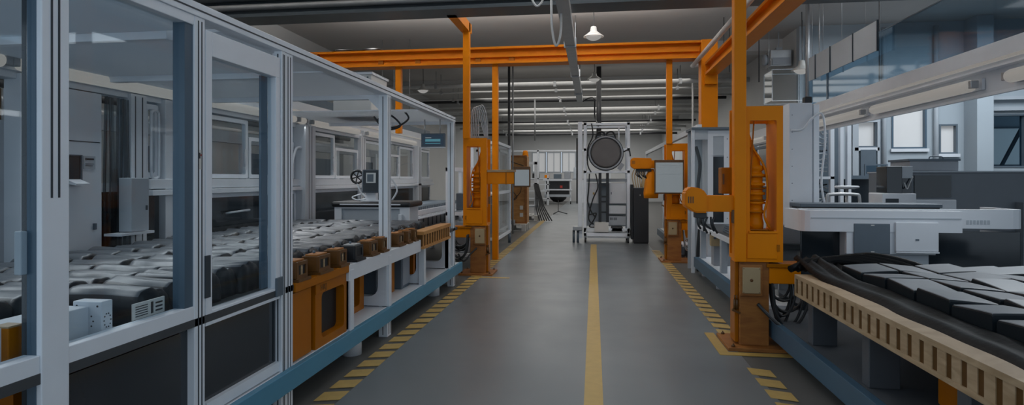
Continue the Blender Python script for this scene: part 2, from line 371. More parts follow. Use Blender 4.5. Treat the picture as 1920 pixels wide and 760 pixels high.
# centre busway
bw = thing('busway', 'light grey busway channel hanging over the middle of the aisle', 'busway', (-0.38, 9, 3.72))
mb = MB().box(-0.46, -0.30, 2.3, 16.6, 3.72, 3.75).box(-0.46, -0.44, 2.3, 16.6, 3.75, 3.84).box(-0.32, -0.30, 2.3, 16.6, 3.75, 3.84); mb.build('channel', 'steel', bw)
for y in (4.5, 7.0, 9.6, 12.4, 15.0): bx('clamp', 'panel', bw, -0.48, -0.28, y, y + 0.06, 3.70, 3.86)
for y in (4.5, 7.0, 9.6, 12.4, 15.0, 16.4): MB().cyl((-0.38, y + 0.03, 3.8), (-0.38, y + 0.03, 5.0), 0.010, 6).build('hanger_rod', 'steel', bw)
for k, (x0, x1, zb, yy, r) in enumerate(((-0.83, -0.62, 3.80, 7.6, 0.014), (-0.55, -0.42, 3.30, 7.7, 0.016))):
    b = MB().tube([(x0, yy, 5.0), (x0, yy, zb + 0.5), (x0 + 0.02, yy, zb + 0.15), ((x0 + x1) / 2, yy, zb), (x1 - 0.01, yy, zb + 0.15), (x1, yy, zb + 0.5), (x1, yy, 5.0)], r).build('hanging_cable', 'pipe')
    tag(b, ('short white cable loop hanging from the ceiling left of the busway', 'long white cable loop hanging down against the busway side')[k], 'cable')
b = MB().tube([(-0.30, 16.5, 3.72), (-0.12, 16.4, 3.8), (0.02, 16, 3.7), (0.03, 15.6, 3.2), (0.12, 15.0, 2.9)], 0.02).build('hanging_cable', 'dpipe'); tag(b, 'grey flexible hose curving from the busway end to the test cart', 'cable')

# pipes across the hall
pl_ = [(18.3, 4.52, 0.07, 'pipe', 'thick white pipe, first one crossing the hall behind the orange beam'),
       (18.9, 4.40, 0.035, 'pipe', 'thin white pipe just under the thick first pipe behind the orange beam'),
       (20.6, 4.40, 0.035, 'pipe', 'thin pale pipe above the black pipe crossing the hall'),
       (21.4, 4.42, 0.055, 'dpipe', 'black pipe crossing the hall high behind the lamps'),
       (24.3, 4.42, 0.08, 'pipe', 'second thick white pipe crossing the hall below the black one'),
       (25.6, 4.36, 0.05, 'pipe', 'medium white pipe crossing the hall with small sockets'),
       (27.6, 4.25, 0.05, 'dpipe', 'thin black pipe crossing the hall toward the back'),
       (28.8, 4.25, 0.06, 'pipe', 'white pipe fourth from the back crossing the hall'),
       (30.5, 4.22, 0.06, 'pipe', 'white pipe third from the back crossing the hall'),
       (32.2, 4.18, 0.06, 'pipe', 'white pipe second from the back crossing the hall'),
       (33.6, 4.12, 0.06, 'dpipe', 'lowest black pipe in front of the far wall')]
for y, z, r, m, lb in pl_:
    p = thing('ceiling_pipe', lb, 'pipe', (0, y, z), 'pipes crossing the hall')
    MB().cyl((XL, y, z), (4.6, y, z), r, 12).build('pipe_run', m, p)
    for x in (-5.0, -1.2, 2.6): MB().box(x - 0.04, x + 0.04, y - r - 0.01, y + r + 0.01, z - r - 0.02, z + r + 0.02).build('clamp', 'steel', p)
    for x in (-5.0, 2.6): MB().cyl((x, y, z), (x, y, 5.0), 0.012, 6).build('hanger_rod', 'steel', p)
for i, (x, y, z0, z1, r, m, lb) in enumerate((
        (-2.38, 16.5, 0.0, 5.0, 0.035, 'dpipe', 'dark vertical conduit left of the aisle behind the left column'),
        (-2.27, 16.5, 0.0, 5.0, 0.022, 'steel', 'thin steel conduit right beside the dark vertical conduit'),
        (-2.05, 20.6, 2.9, 4.42, 0.025, 'steel', 'thin vertical drop pipe with hooked top above the plywood cabinet'),
        (0.16, 18.2, 2.2, 5.0, 0.075, 'dpipe', 'black vertical pole rising above the test cart'),
        (3.0, 18.5, 0.0, 4.5, 0.03, 'pipe', 'white vertical drop pipe right of the orange gantry column'),
        (4.02, 11.8, 3.0, 5.0, 0.035, 'steel', 'slim vertical hanger pole at the corner of the glass partition'))):
    b = MB().cyl((x, y, z0), (x, y, z1), r, 10).build('vertical_pipe', m); tag(b, lb, 'pipe')
for i, (x, y) in enumerate(((2.75, 13.0), (2.95, 13.4), (4.3, 9.6), (2.45, 9.2))):
    b = MB().cyl((x, y, 3.0 if i > 1 else 3.9), (x, y, 5.0), 0.008, 6).build('hanger_wire', 'dpipe'); tag(b, ('left of two thin ceiling wires right of the gantry end', 'right of two thin ceiling wires right of the gantry end', 'thin ceiling wire in front of the hanging white sheets', 'thin ceiling wire above the orange runway beam')[i], 'wire')

def lamp(x, y, z, label, power=26):
    t = thing('pendant_lamp', label, 'lamp', (x, y, z), 'high bay lamps')
    MB().lathe((x, y, z), [(0.03, 0.20), (0.055, 0.19), (0.07, 0.10), (0.13, 0.05), (0.20, 0.0), (0.205, -0.012), (0.19, -0.012), (0.12, 0.03), (0.05, 0.08)]).build('lamp_shade', 'offwhite', t)
    MB().lathe((x, y, z - 0.03), [(0.002, -0.06), (0.06, -0.05), (0.12, -0.02), (0.155, 0.02), (0.15, 0.045), (0.06, 0.07)]).build('globe', 'bulb', t)
    MB().tube([(x, y, z + 0.19), (x + 0.01, y, z + 0.3), (x, y, 5.0)], 0.008, 6).build('cord', 'dpipe', t)
    l = bpy.data.lights.new('lamp_light', 'SPOT'); l.energy = power; l.shadow_soft_size = 0.06; l.spot_size = math.radians(160); l.spot_blend = 0.3; l.color = (1.0, 0.96, 0.9)
    o = bpy.data.objects.new('lamp_light', l); C.objects.link(o); o.parent = t; o.location = (0, 0, -0.16)
lamp(0.0, 11.9, 4.42, 'large round pendant lamp glowing above the aisle in front of the orange beam')
lamp(0.02, 17.0, 4.42, 'small pendant lamp farther back above the test cart')
lamp(-5.2, 17.5, 4.28, 'pendant lamp glowing above the left enclosure roof')
lamp(4.25, 12.8, 3.80, 'pendant lamp glowing next to the hanging clear hood', 10)
# heater and hood
t = thing('unit_heater', 'grey fan heater box hanging under the ceiling on the right', 'heater', (4.3, 14.7, 4.17))
bx('casing', 'steel', t, 4.06, 4.53, 14.3, 14.7, 4.17, 4.55, bev=0.015)
bx('louvre_panel', 'grey', t, 4.10, 4.49, 14.27, 14.3, 4.2, 4.36)
MB().box(4.22, 4.36, 14.4, 14.55, 4.55, 4.62).cyl((4.29, 14.48, 4.6), (4.29, 14.48, 5.0), 0.015, 6).build('bracket', 'panel', t)
MB().lathe((4.06, 14.5, 4.35), [(0.10, 0), (0.13, -0.05), (0.14, -0.1), (0.05, -0.1)], 'x').build('outlet_cowl', 'panel', t)
t = thing('clear_hood', 'clear plastic box hood hanging high behind the right partition', 'hood', (4.15, 13.5, 3.2))
MB().rframe(3.78, 4.52, 3.22, 3.9, 0.012, 'y', 13.2, 13.212).build('hood_frame', 'panel', t)
MB().rframe(3.78, 4.52, 3.22, 3.9, 0.012, 'y', 13.8, 13.812).build('hood_frame', 'panel', t)
bx('pane', 'glass2', t, 3.792, 4.508, 13.203, 13.208, 3.232, 3.888); bx('pane', 'glass2', t, 3.785, 3.79, 13.212, 13.8, 3.232, 3.888); bx('hood_rail', 'panel', t, 3.78, 3.80, 13.212, 13.8, 3.888, 3.90)
MB().cyl((3.8, 13.5, 3.88), (3.8, 13.5, 5.0), 0.008, 6).cyl((4.5, 13.5, 3.88), (4.5, 13.5, 5.0), 0.008, 6).build('hanger_rod', 'steel', t)

# ------------------------------------------------------------ LEFT enclosure (aisle-side glazed frame)
XA = -2.0; ZT = 2.38
en = thing('safety_enclosure', 'aluminium framed glass safety enclosure along the left machine bed', 'enclosure', (XA, 4, 0))
def post(y0, y1, x0=XA - 0.09, x1=XA, z0=0.0, z1=ZT, m='alu', par=en, grooves=True):
    p = bx('post', m, par, x0, x1, y0, y1, z0, z1, bev=0.004)
    if grooves:
        w = y1 - y0
        mb = MB()
        for k in (0.35, 0.68): mb.box(x1 - 0.001, x1 + 0.0015, y0 + w * k - 0.004, y0 + w * k + 0.004, z0 + 0.02, z1 - 0.02)
        mb.box(x0 + (x1 - x0) * 0.5 - 0.004, x0 + (x1 - x0) * 0.5 + 0.004, y0 - 0.0015, y0 + 0.001, z0 + 0.02, z1 - 0.02)
        mb.build('groove', 'groove', p)
    return p
pp = bx('post', 'alu', en, XA - 0.02, XA + 0.004, 1.885, 2.0, 0, 2.6, bev=0.004)
mb = MB()
for k in (1.925, 1.955): mb.box(XA + 0.003, XA + 0.006, k - 0.004, k + 0.004, 1.48, 2.6)
mb.build('groove', 'groove', pp)
pb = bx('post', 'alublue', en, XA - 0.06, XA - 0.02, 1.885, 2.0, 0, 2.6, bev=0.003)
bx('post', 'darkglass', en, XA - 0.085, XA - 0.06, 1.89, 1.99, 0, 2.6)
hb = bx('hinge_bracket', 'panel', en, XA - 0.085, XA - 0.055, 1.86, 1.886, 1.20, 1.36, bev=0.004)
for (y0, y1) in ((2.72, 2.80), (3.60, 3.70), (5.52, 5.63), (8.25, 8.36)): post(y0, y1)
post(3.55, 3.60, XA - 0.05, XA + 0.004)
def rail(y0, y1, z0, z1, x0=XA - 0.07, x1=XA - 0.002, name='rail'): return bx(name, 'alu', en, x0, x1, y0, y1, z0, z1, bev=0.003)
rail(0.9, 8.36, ZT, ZT + 0.07, XA - 0.08, XA + 0.006, 'top_rail')
bx('top_rail_groove', 'groove', en, XA + 0.005, XA + 0.008, 0.9, 8.36, ZT + 0.028, ZT + 0.036)
rail(2.0, 2.72, 0.83, 0.905)
rail(2.0, 2.72, 2.33, 2.38)
# fixed pane
pn = bx('glass_pane', 'glass', en, XA - 0.045, XA - 0.039, 2.0, 2.72, 0.9, 2.34)
bx('jamb', 'alublue', en, XA - 0.075, XA - 0.01, 2.66, 2.72, 0.9, 2.34)
bx('glass_pane', 'glass', en, XA - 0.045, XA - 0.039, 1.0, 1.885, 0.9, 2.38)
rail(0.9, 1.885, 0.83, 0.905)
# hinged door
dr = bx('door', 'alu', en, XA - 0.06, XA - 0.001, 2.81, 2.86, 0.78, 2.33, bev=0.003)
MB().box(XA - 0.06, XA - 0.001, 2.86, 3.54, 2.20, 2.33, bev=0.003).box(XA - 0.06, XA - 0.001, 3.49, 3.54, 0.78, 2.2, bev=0.003).box(XA - 0.06, XA - 0.001, 2.86, 3.49, 0.78, 0.855, bev=0.003).build('door_frame', 'alu', dr)
bx('jamb', 'alublue', dr, XA - 0.075, XA - 0.06, 3.42, 3.49, 0.86, 2.2)
bx('pane', 'glass', dr, XA - 0.04, XA - 0.034, 2.86, 3.49, 0.86, 2.2)
bx('hinge', 'groove', dr, XA - 0.002, XA + 0.008, 2.795, 2.835, 0.93, 1.15)
bx('latch', 'slate', dr, XA - 0.003, XA + 0.012, 3.48, 3.56, 0.80, 0.92, bev=0.004)
pt = bx('notice', 'offwhite', dr, XA - 0.001, XA + 0.001, 2.745, 2.775, 1.60, 1.70)
MB().box(XA + 0.0005, XA + 0.002, 2.75, 2.762, 1.655, 1.685).build('notice_mark', 'ink', pt); bx('notice_mark', 'red', pt, XA + 0.0005, XA + 0.002, 2.764, 2.770, 1.668, 1.678)
# lower stiles and solid lower panels behind the frame
for (y0, y1) in ((2.0, 2.72), (2.83, 3.55)):
    bx('lower_rail', 'alu', en, XA - 0.06, XA - 0.01, y0, y1, 0.31, 0.37)
    bx('lower_panel', 'darkglass', en, XA - 0.05, XA - 0.04, y0, y1, 0.37, 0.78)
# crossbars and roof panels
for y in (3.0, 4.28, 5.56, 8.28):
    bx('crossbar', 'alu', en, -3.98, XA - (0.38 if y < 5 else 0.08), y, y + 0.06, 2.34, 2.40, bev=0.003)
for (y0, y1) in ((1.0, 3.0), (3.06, 4.28), (4.34, 5.56), (6.9, 8.28)):
    bx('roof_panel', 'milky', en, -3.98, XA - 0.08, y0, y1, 2.385, 2.40)
MB().prism([(XA - 0.08, 2.34), (XA - 0.08, 2.22), (XA - 0.2, 2.34)], 'y', 5.53, 5.60).build('gusset', 'alu', en)
# rear wall of the enclosure (x = -4)
XB = -4.0
rw = thing('enclosure_rear_wall', 'white framed rear window wall behind the left machine bed', 'partition', (XB, 7, 0))
for (y0, y1, x1) in ((3.62, 3.75, XB), (4.62, 4.80, XB), (5.02, 5.36, XB + 0.01), (7.55, 7.85, XB + 0.10), (9.75, 9.95, XB), (12.9, 13.15, XB + 0.06)):
    p = bx('post', 'white', rw, XB - 0.14, x1, y0, y1, 0.0, 2.3, bev=0.005)
    MB().box(x1 - 0.001, x1 + 0.002, (y0 + y1) / 2 + 0.03, (y0 + y1) / 2 + 0.042, 0.1, 2.28).box(x1 - 0.001, x1 + 0.002, (y0 + y1) / 2 - 0.05, (y0 + y1) / 2 - 0.04, 0.1, 2.28).build('groove', 'groove', p)
bx('mid_rail', 'white', rw, XB - 0.12, XB + 0.03, 4.80, 14.2, 1.46, 1.55, bev=0.004)
bx('mid_rail', 'alu', rw, XB - 0.10, XB + 0.06, 4.80, 14.2, 1.40, 1.45, bev=0.004)
bx('header', 'white', rw, XB - 0.16, XB - 0.035, 2.0, 14.2, 2.26, 2.62, bev=0.004)
bx('header_band', 'alublue', rw, XB - 0.12, XB - 0.04, 2.0, 14.2, 2.62, 2.74)
bx('strip_light', 'strip', rw, XB - 0.035, XB - 0.01, 2.0, 14.2, 2.475, 2.50)
for (y0, y1) in ((4.82, 5.01), (5.37, 7.54), (7.87, 9.74), (9.96, 12.88), (13.16, 14.2)):
    bx('lower_panel', 'darkglass', rw, XB - 0.07, XB - 0.05, y0, y1, 0.0, 1.40)
    if y1 - y0 > 0.5:
        MB().rframe(y0, y1, 0.86, 1.40, 0.05, 'x', XB - 0.08, XB - 0.03).build('panel_frame', 'alu', rw)
    bx('glass_pane', 'glass2', rw, XB - 0.07, XB - 0.065, y0, y1, 1.55, 2.26)
    n = max(1, round((y1 - y0) / 1.0))
    for k in range(n):
        a = y0 + (y1 - y0) * k / n; c = y0 + (y1 - y0) * (k + 1) / n
        s = MB().rframe(a + 0.01, c - 0.01, 1.56, 2.05 if k % 2 else 2.24, 0.045, 'x', XB - 0.10, XB - 0.05, 0.02).build('sash', 'alu', rw)
        if y1 - y0 > 0.5:
            MB().cyl((XB - 0.03, c - 0.10, 1.66), (XB - 0.03, c - 0.10, 1.90), 0.012, 8).box(XB - 0.05, XB - 0.02, c - 0.115, c - 0.085, 1.66, 1.69).box(XB - 0.05, XB - 0.02, c - 0.115, c - 0.085, 1.87, 1.90).build('handle', 'white', s)
# elongated loop handle in the near rear window
MB().tube([(XB + 0.0, 4.85, 1.62), (XB + 0.0, 4.85, 2.10), (XB + 0.0, 4.87, 2.17), (XB, 4.90, 2.18), (XB, 4.93, 2.17), (XB, 4.945, 2.10), (XB, 4.945, 1.62), (XB, 4.93, 1.57), (XB, 4.90, 1.555), (XB, 4.865, 1.57), (XB, 4.85, 1.63)], 0.012).build('loop_handle', 'white', rw)
MB().tube([(XB + 0.02, 5.28, 1.50), (XB + 0.07, 5.28, 1.51), (XB + 0.075, 5.28, 1.42), (XB + 0.07, 5.28, 1.28), (XB + 0.02, 5.28, 1.27)], 0.014).build('door_pull', 'white', rw)
MB().box(XB + 0.0, XB + 0.03, 5.25, 5.31, 1.47, 1.53, bev=0.004).build('door_pull_mount', 'steel', rw)
MB().tube([(XB + 0.02, 7.35, 1.55), (XB + 0.03, 7.33, 1.75), (XB + 0.03, 7.42, 1.95), (XB + 0.03, 7.55, 1.98)], 0.018).build('cable_guide', 'white', rw)
# dark machine doors behind lower panels: white pull and machine box
MB().tube([(XB - 0.03, 6.0, 1.17), (XB + 0.02, 6.02, 1.18), (XB + 0.02, 6.35, 1.19), (XB - 0.03, 6.37, 1.18)], 0.012).build('door_pull', 'white', rw)

def tubelight(x, y0, y1, z, r, side, label):
    t = thing('tube_light', label, 'lamp', (x, (y0 + y1) / 2, z), 'fluorescent tube fittings')
    MB().lathe((x, 0, z), [(r * 0.5, y0), (r * 0.9, y0 + 0.015), (r, y0 + 0.04), (r, y1 - 0.04), (r * 0.9, y1 - 0.015), (r * 0.5, y1)], 'y', 16).build('diffuser', 'tube', t)
    for y in (y0 - 0.05, y1): MB().box(x - r * 0.6, x + r * 0.6, y, y + 0.05, z - r * 0.5, z + r * 0.7, bev=0.006).build('end_cap', 'steel', t)
    xx = x - side * r
    bx('back_plate', 'white', t, min(xx, xx - side * 0.03), max(xx, xx - side * 0.03), y0 - 0.05, y1 + 0.05, z - r * 0.8, z + r)
    l = bpy.data.lights.new('tube_glow', 'AREA'); l.shape = 'RECTANGLE'; l.size = 0.1; l.size_y = y1 - y0; l.energy = 4.5 * (y1 - y0); l.color = (0.93, 0.97, 1.0); l.spread = math.radians(125)
    o = bpy.data.objects.new('tube_glow', l); C.objects.link(o); o.parent = t; o.location = (side * (r + 0.02), 0, -r - 0.01); o.rotation_euler = (0, math.radians(-42 * side), 0)
for y0, y1, lb in ((1.6, 3.45, 'long glowing tube light left of the big foreground post'), (3.55, 5.1, 'long glowing tube light seen through the first glass panel'), (5.4, 7.35, 'glowing tube light seen through the glass door'),
                   (7.48, 7.62, 'very short glowing tube end beside the rear post'), (7.86, 9.5, 'glowing tube light above the touch panel'), (9.9, 12.7, 'farthest glowing tube light of the left enclosure')):
    tubelight(XB + 0.05, y0, y1, 2.35, 0.05, 1, lb)

# stuff on and behind the rear wall
t = thing('wall_cabinet', 'tall white cabinet door with a dark niche seen through the first glass panel', 'cabinet', (XB, 4.1, 0.7))
bx('body', 'white', t, XB - 0.5, XB - 0.02, 3.93, 4.33, 0.0, 2.25, bev=0.006)
bx('seam', 'groove', t, XB - 0.021, XB - 0.018, 3.95, 4.31, 1.845, 1.852)
n = bx('niche', 'darkglass', t, XB - 0.02, XB - 0.005, 3.985, 4.11, 1.52, 1.73)
MB().rframe(3.975, 4.12, 1.51, 1.74, 0.008, 'x', XB - 0.02, XB + 0.005).build('niche_frame', 'slate', n)
MB().prism([(XB - 0.01, 1.515), (XB + 0.08, 1.50), (XB + 0.08, 1.515), (XB - 0.01, 1.55)], 'y', 3.985, 4.11).build('tray', 'white', n)
n = bx('notice', 'panel', t, XB - 0.019, XB - 0.014, 4.15, 4.26, 1.63, 1.735)
MB().box(XB - 0.015, XB - 0.012, 4.165, 4.175, 1.70, 1.72).box(XB - 0.015, XB - 0.012, 4.18, 4.245, 1.703, 1.717).box(XB - 0.015, XB - 0.012, 4.165, 4.245, 1.67, 1.674).box(XB - 0.015, XB - 0.012, 4.165, 4.235, 1.655, 1.659).build('notice_lines', 'ink', n)
bx('lock', 'slate', t, XB - 0.02, XB + 0.0, 4.24, 4.26, 1.14, 1.19)
b = MB(); n = 40; V = []
for i in range(n + 1):
    y = 4.36 + 0.28 * i / n; x = XB - 0.03 + 0.02 * math.sin(i * 1.1) + 0.012 * math.sin(i * 2.7)
    V.append([b.b.verts.new((x + 0.01 * math.sin(z * 3 + i * 0.3), y, z)) for z in [0.9 + 1.34 * j / 12 for j in range(13)]])
for i in range(n):
    for j in range(12):
        f = b.b.faces.new((V[i][j], V[i + 1][j], V[i + 1][j + 1], V[i][j + 1])); f.smooth = True
b = b.build('plastic_curtain', 'film'); tag(b, 'crinkled clear plastic curtain hanging beside the white cabinet door', 'curtain')
t = thing('electrical_cabinet', 'grey upright wall box below the plastic curtain on the rear wall', 'cabinet', (XB, 4.5, 0.9))
bx('body', 'panel', t, XB + 0.0, XB + 0.12, 4.48, 4.68, 1.10, 1.56, bev=0.005); bx('latch', 'groove', t, XB + 0.12, XB + 0.125, 4.64, 4.66, 1.28, 1.32); bx('shelf', 'white', t, XB - 0.02, XB + 0.14, 4.35, 4.72, 1.075, 1.095)
t = thing('louvre_rack', 'narrow slotted vent rack beside the plastic curtain', 'rack', (XB, 4.6, 1.6))
mb = MB()
for k in range(34): mb.box(XB - 0.06, XB - 0.045, 4.66, 4.80 - 0.02, 1.57 + 0.02 * k, 1.578 + 0.02 * k)
mb.box(XB - 0.07, XB - 0.06, 4.65, 4.80, 0.0, 2.25); mb.build('slats', 'slate', t)
t = thing('white_locker', 'white locker behind the big foreground post at the far left', 'locker', (-4.9, 3.4, 0))
bx('body', 'white', t, -5.2, -4.25, 2.6, 3.80, 0, 1.98, bev=0.01)
bx('door', 'panel', t, -4.25, -4.24, 2.7, 3.60, 1.5, 1.94)
bx('door', 'panel', t, -4.25, -4.24, 2.7, 3.55, 0.9, 1.45)
b = bx('cardboard_box', 'brown', None, -5.15, -4.3, 2.7, 3.75, 1.98, 2.22, bev=0.01); tag(b, 'brown box lying on top of the white locker at far left', 'box')
# second partition with pipe racks further left
sp = thing('inner_partition', 'distant row of framed windows beyond the rear wall at the left', 'partition', (-5.7, 9, 0))
bx('header', 'panel', sp, -5.75, -5.65, 4.2, 15.0, 2.12, 2.3)
bx('mid_rail', 'alu', sp, -5.75, -5.63, 4.2, 15.0, 1.40, 1.5)
for k in range(10):
    y = 4.3 + 1.15 * k
    bx('post', 'alu', sp, -5.76, -5.62, y, y + 0.10, 0, 2.2, bev=0.004)
    bx('lower_panel', 'darkglass', sp, -5.72, -5.70, y + 0.1, y + 1.15, 0, 1.40)
    if k % 2 == 0: bx('window_panel', 'alublue', sp, -5.72, -5.70, y + 0.1, y + 1.15, 1.5, 1.98)
for k, (x, z, r, m) in enumerate(((-6.6, 2.45, 0.04, 'pipe'), (-6.55, 2.62, 0.05, 'dpipe'), (-6.6, 2.80, 0.07, 'pipe'), (-6.5, 3.0, 0.05, 'steel'), (-6.6, 3.2, 0.06, 'dpipe'), (-6.5, 3.38, 0.07, 'pipe'), (-6.6, 3.6, 0.05, 'steel'), (-5.2, 2.72, 0.05, 'pipe'), (-4.9, 2.86, 0.04, 'steel'), (-4.5, 2.98, 0.05, 'pipe'))):
    p = thing('wall_pipe', ('lowest white', 'lowest black', 'second thick white', 'lower steel', 'upper black', 'upper thick white', 'topmost steel', 'white roof-level', 'steel roof-level', 'highest white roof-level')[k] + ' pipe running along behind the left enclosure', 'pipe', (x, 8, z), 'pipes along the left wall')
    MB().cyl((x, 1.5, z), (x, 15.1, z), r, 10).build('pipe_run', m, p)
    for y in (4, 9, 14): MB().box(x - r - 0.02, x + r + 0.02, y, y + 0.05, z - r - 0.02, z + r + 0.02).build('clamp', 'steel', p)
    for y in (4, 14):
        if x < -6: MB().box(XL, x, y + 0.01, y + 0.04, z - 0.02, z + 0.02).build('bracket', 'steel', p)
        else: MB().cyl((x, y, z), (x, y, 5.0), 0.01, 6).build('hanger_rod', 'steel', p)
t = thing('roof_unit', 'white box unit sitting on the left enclosure roof below the orange beam', 'box', (-3.2, 7.7, 2.40))
bx('casing', 'offwhite', t, -3.48, -2.94, 7.5, 8.1, 2.40, 2.95, bev=0.01); bx('lid', 'white', t, -3.50, -2.92, 7.48, 8.12, 2.95, 2.98)
for x in (-3.43, -2.99): bx('bolt', 'slate', t, x - 0.01, x + 0.01, 7.49, 7.5, 2.9, 2.92)
b = MB().tube([(-2.35, 7.1, 2.40), (-2.3, 7.1, 2.3), (-2.5, 7.12, 2.2), (-2.7, 7.1, 2.28), (-2.55, 7.1, 2.36), (-2.4, 7.1, 2.22), (-2.6, 7.1, 2.18), (-2.75, 7.1, 2.34)], 0.012).build('cable_tangle', 'black'); tag(b, 'small tangle of black cable hanging under the enclosure roof', 'cable')

# ------------------------------------------------------------ LEFT bed
lb = thing('machine_bed', 'long white framed machine bed with blue floor rail on the left', 'machine bed', (-2.9, 5, 0))
bx('deck', 'deck', lb, -3.93, -2.0, 1.2, 8.5, 0.80, 0.84)
bx('front_rail', 'white', lb, -2.07, -1.985, 4.58, 6.6, 0.71, 0.845, bev=0.004)
bx('front_rail', 'dorange', lb, -2.05, -1.985, 3.71, 4.58, 0.785, 0.845, bev=0.003)
for y in (4.60, 5.50, 6.75, 7.95):
    mb = MB().rframe(-3.9, -2.0, 0.31, 0.80, (0.12, 0.09, 0.09, 0.06), 'y', y, y + 0.09, 0.004, 0.09); mb.build('leg_frame', 'white', lb)
for y in (4.60, 5.52, 6.72, 7.95): bx('leg', 'white', lb, -2.05, -1.982, y, y + 0.075, 0.29, 0.80, bev=0.004)
bx('lower_deck', 'white', lb, -2.75, -2.0, 1.6, 8.6, 0.26, 0.30, bev=0.003)
bx('base_rail', 'blue', lb, -2.0, -1.955, 1.6, 8.65, 0.165, 0.30, bev=0.004)
for y in (2.5, 4.95, 7.6): MB().cyl((-2.12, y, 0.0), (-2.12, y, 0.26), 0.085, 20).build('foot', 'white', lb)
for y in (2.5, 4.95, 7.6): MB().cyl((-3.7, y, 0.0), (-3.7, y, 0.80), 0.085, 12).build('foot', 'white', lb)
bx('light_block_panel', 'blackm', lb, -3.0, -2.97, 1.6, 8.5, 0.30, 0.80)  # added black panel that blocks light so the underside stays dark
rb = MB().box(-2.10, -1.95, 6.6, 7.9, 0.90, 0.94).box(-2.10, -1.95, 6.6, 7.9, 0.735, 0.765).box(-2.10, -2.07, 6.6, 7.9, 0.76, 0.91)
bx('beam_core', 'rib_gap', lb, -2.07, -1.972, 6.6, 7.9, 0.765, 0.90)
for k in range(12): rb.box(-2.00, -1.966, 6.62 + 0.112 * k, 6.66 + 0.112 * k, 0.76, 0.905)
rb.build('ribbed_beam', 'plywood', lb)

def bagmesh(seed, lx, ly, hz, fold=0.012, soft=True):
    """wrapped pack: a pillow with one long crest and a few creases (soft) or a flat crisp tile"""
    r = random.Random(seed); b = MB(); nx, ny = (18, 12) if soft else (8, 8)
    ph = [r.uniform(0, 6.28) for _ in range(8)]; tilt = r.uniform(-0.010, 0.010); ty = r.uniform(-0.006, 0.006) if soft else r.uniform(-0.016, 0.012)
    c1, c2 = r.uniform(0.25, 0.45), r.uniform(0.6, 0.8)
    top = []
    for i in range(nx + 1):
        row = []
        for j in range(ny + 1):
            u = i / nx; v = j / ny
            if not soft:                                    # crowd the outer rows into the rounded edge
                u = [0, 0.012, 0.03, 0.25, 0.5, 0.75, 0.97, 0.988, 1][i]; v = [0, 0.012, 0.03, 0.25, 0.5, 0.75, 0.97, 0.988, 1][j]
            x = (u - 0.5) * lx; y = (v - 0.5) * ly
            edge = min(u, 1 - u) * lx; ed2 = min(v, 1 - v) * ly
            if soft:
                drop = 0.022 * math.exp(-edge / 0.006) + 0.055 * math.exp(-ed2 / 0.016)
                w1 = c1 + 0.10 * math.sin(x * 7 + ph[0]); w2 = c2 + 0.08 * math.sin(x * 9 + ph[1])
                wr = -0.014 * math.exp(-((v - w1) / 0.045) ** 2) * (0.6 + 0.4 * math.sin(x * 5 + ph[2])) - 0.009 * math.exp(-((v - w2) / 0.04) ** 2) * (0.5 + 0.5 * math.sin(x * 6 + ph[3]))
                wr += 0.0022 * math.sin(x * 16 + ph[4]) + 0.003 * math.sin(y * 75 + x * 6 + ph[5]) + 0.034 * (1 - (1 - v) ** 2.2) * (1 - v ** 6) - 0.022
                yy = y + 0.012 * math.sin(x * 9 + ph[6]) + 0.005 * math.sin(x * 23 + ph[7])
            else:
                drop = 0.012 * math.exp(-edge / 0.003) + 0.012 * math.exp(-ed2 / 0.003)
                wr = fold * (math.sin(x * 13 + ph[0]) + math.sin(y * 11 + ph[1])); yy = y
            row.append(b.b.verts.new((x, yy, hz - drop + wr + tilt * (u - 0.5) * 2 + ty * (v - 0.5) * 2)))
        top.append(row)
    for i in range(nx):
        for j in range(ny):
            f = b.b.faces.new((top[i][j], top[i + 1][j], top[i + 1][j + 1], top[i][j + 1])); f.smooth = soft
            if (soft and 0 < i < nx - 1 and 1 < j < ny - 1) or (not soft and 0 < i < 7 and 0 < j < 7): f.material_index = 1  # upper faces get the colour with the sheen painted in
    ring = [top[i][0] for i in range(nx + 1)] + [top[nx][j] for j in range(1, ny + 1)] + [top[i][ny] for i in range(nx - 1, -1, -1)] + [top[0][j] for j in range(ny - 1, 0, -1)]
    prev = ring
    for k, t in enumerate((0.6, 0.25, 0.0)):
        new = []
        for q, v in enumerate(ring):
            s = 1.0 + (0.012 * math.sin(q * 1.3 + ph[k]) if soft else 0); new.append(b.b.verts.new((v.co.x * s, v.co.y * s, v.co.z * t if t else 0.0)))
        for q in range(len(ring)):
            f = b.b.faces.new((prev[q], prev[(q + 1) % len(ring)], new[(q + 1) % len(ring)], new[q])); f.smooth = soft
        prev = new
    b.b.faces.new(prev[::-1])
    bmesh.ops.recalc_face_normals(b.b, faces=b.b.faces)
    me = bpy.data.meshes.new('wrapped_pack'); b.b.to_mesh(me); b.b.free()
    return me
packs = [bagmesh(s, 0.425, 0.205, 0.175) for s in range(7)]
for m_ in packs: m_.materials.append(M['bag']); m_.materials.append(M['bagtop_sheen'])
first = None
for iy in range(26):
    for ix in range(4):
        if ix == 0 and iy < 3: continue
        o = bpy.data.objects.new('wrapped_pack', packs[R.randrange(7)]); C.objects.link(o)
        o.location = (-2.36 - 0.43 * ix + R.uniform(-0.012, 0.012) - (0.0 if iy % 2 else 0.02), 2.0 + 0.209 * iy, 0.84)
        o.rotation_euler = (0, 0, R.choice((0, PI)) + R.uniform(-0.02, 0.02))
        tag(o, 'black film wrapped battery pack lying in tight rows on the left machine bed', 'battery pack', 'wrapped packs on the left bed')

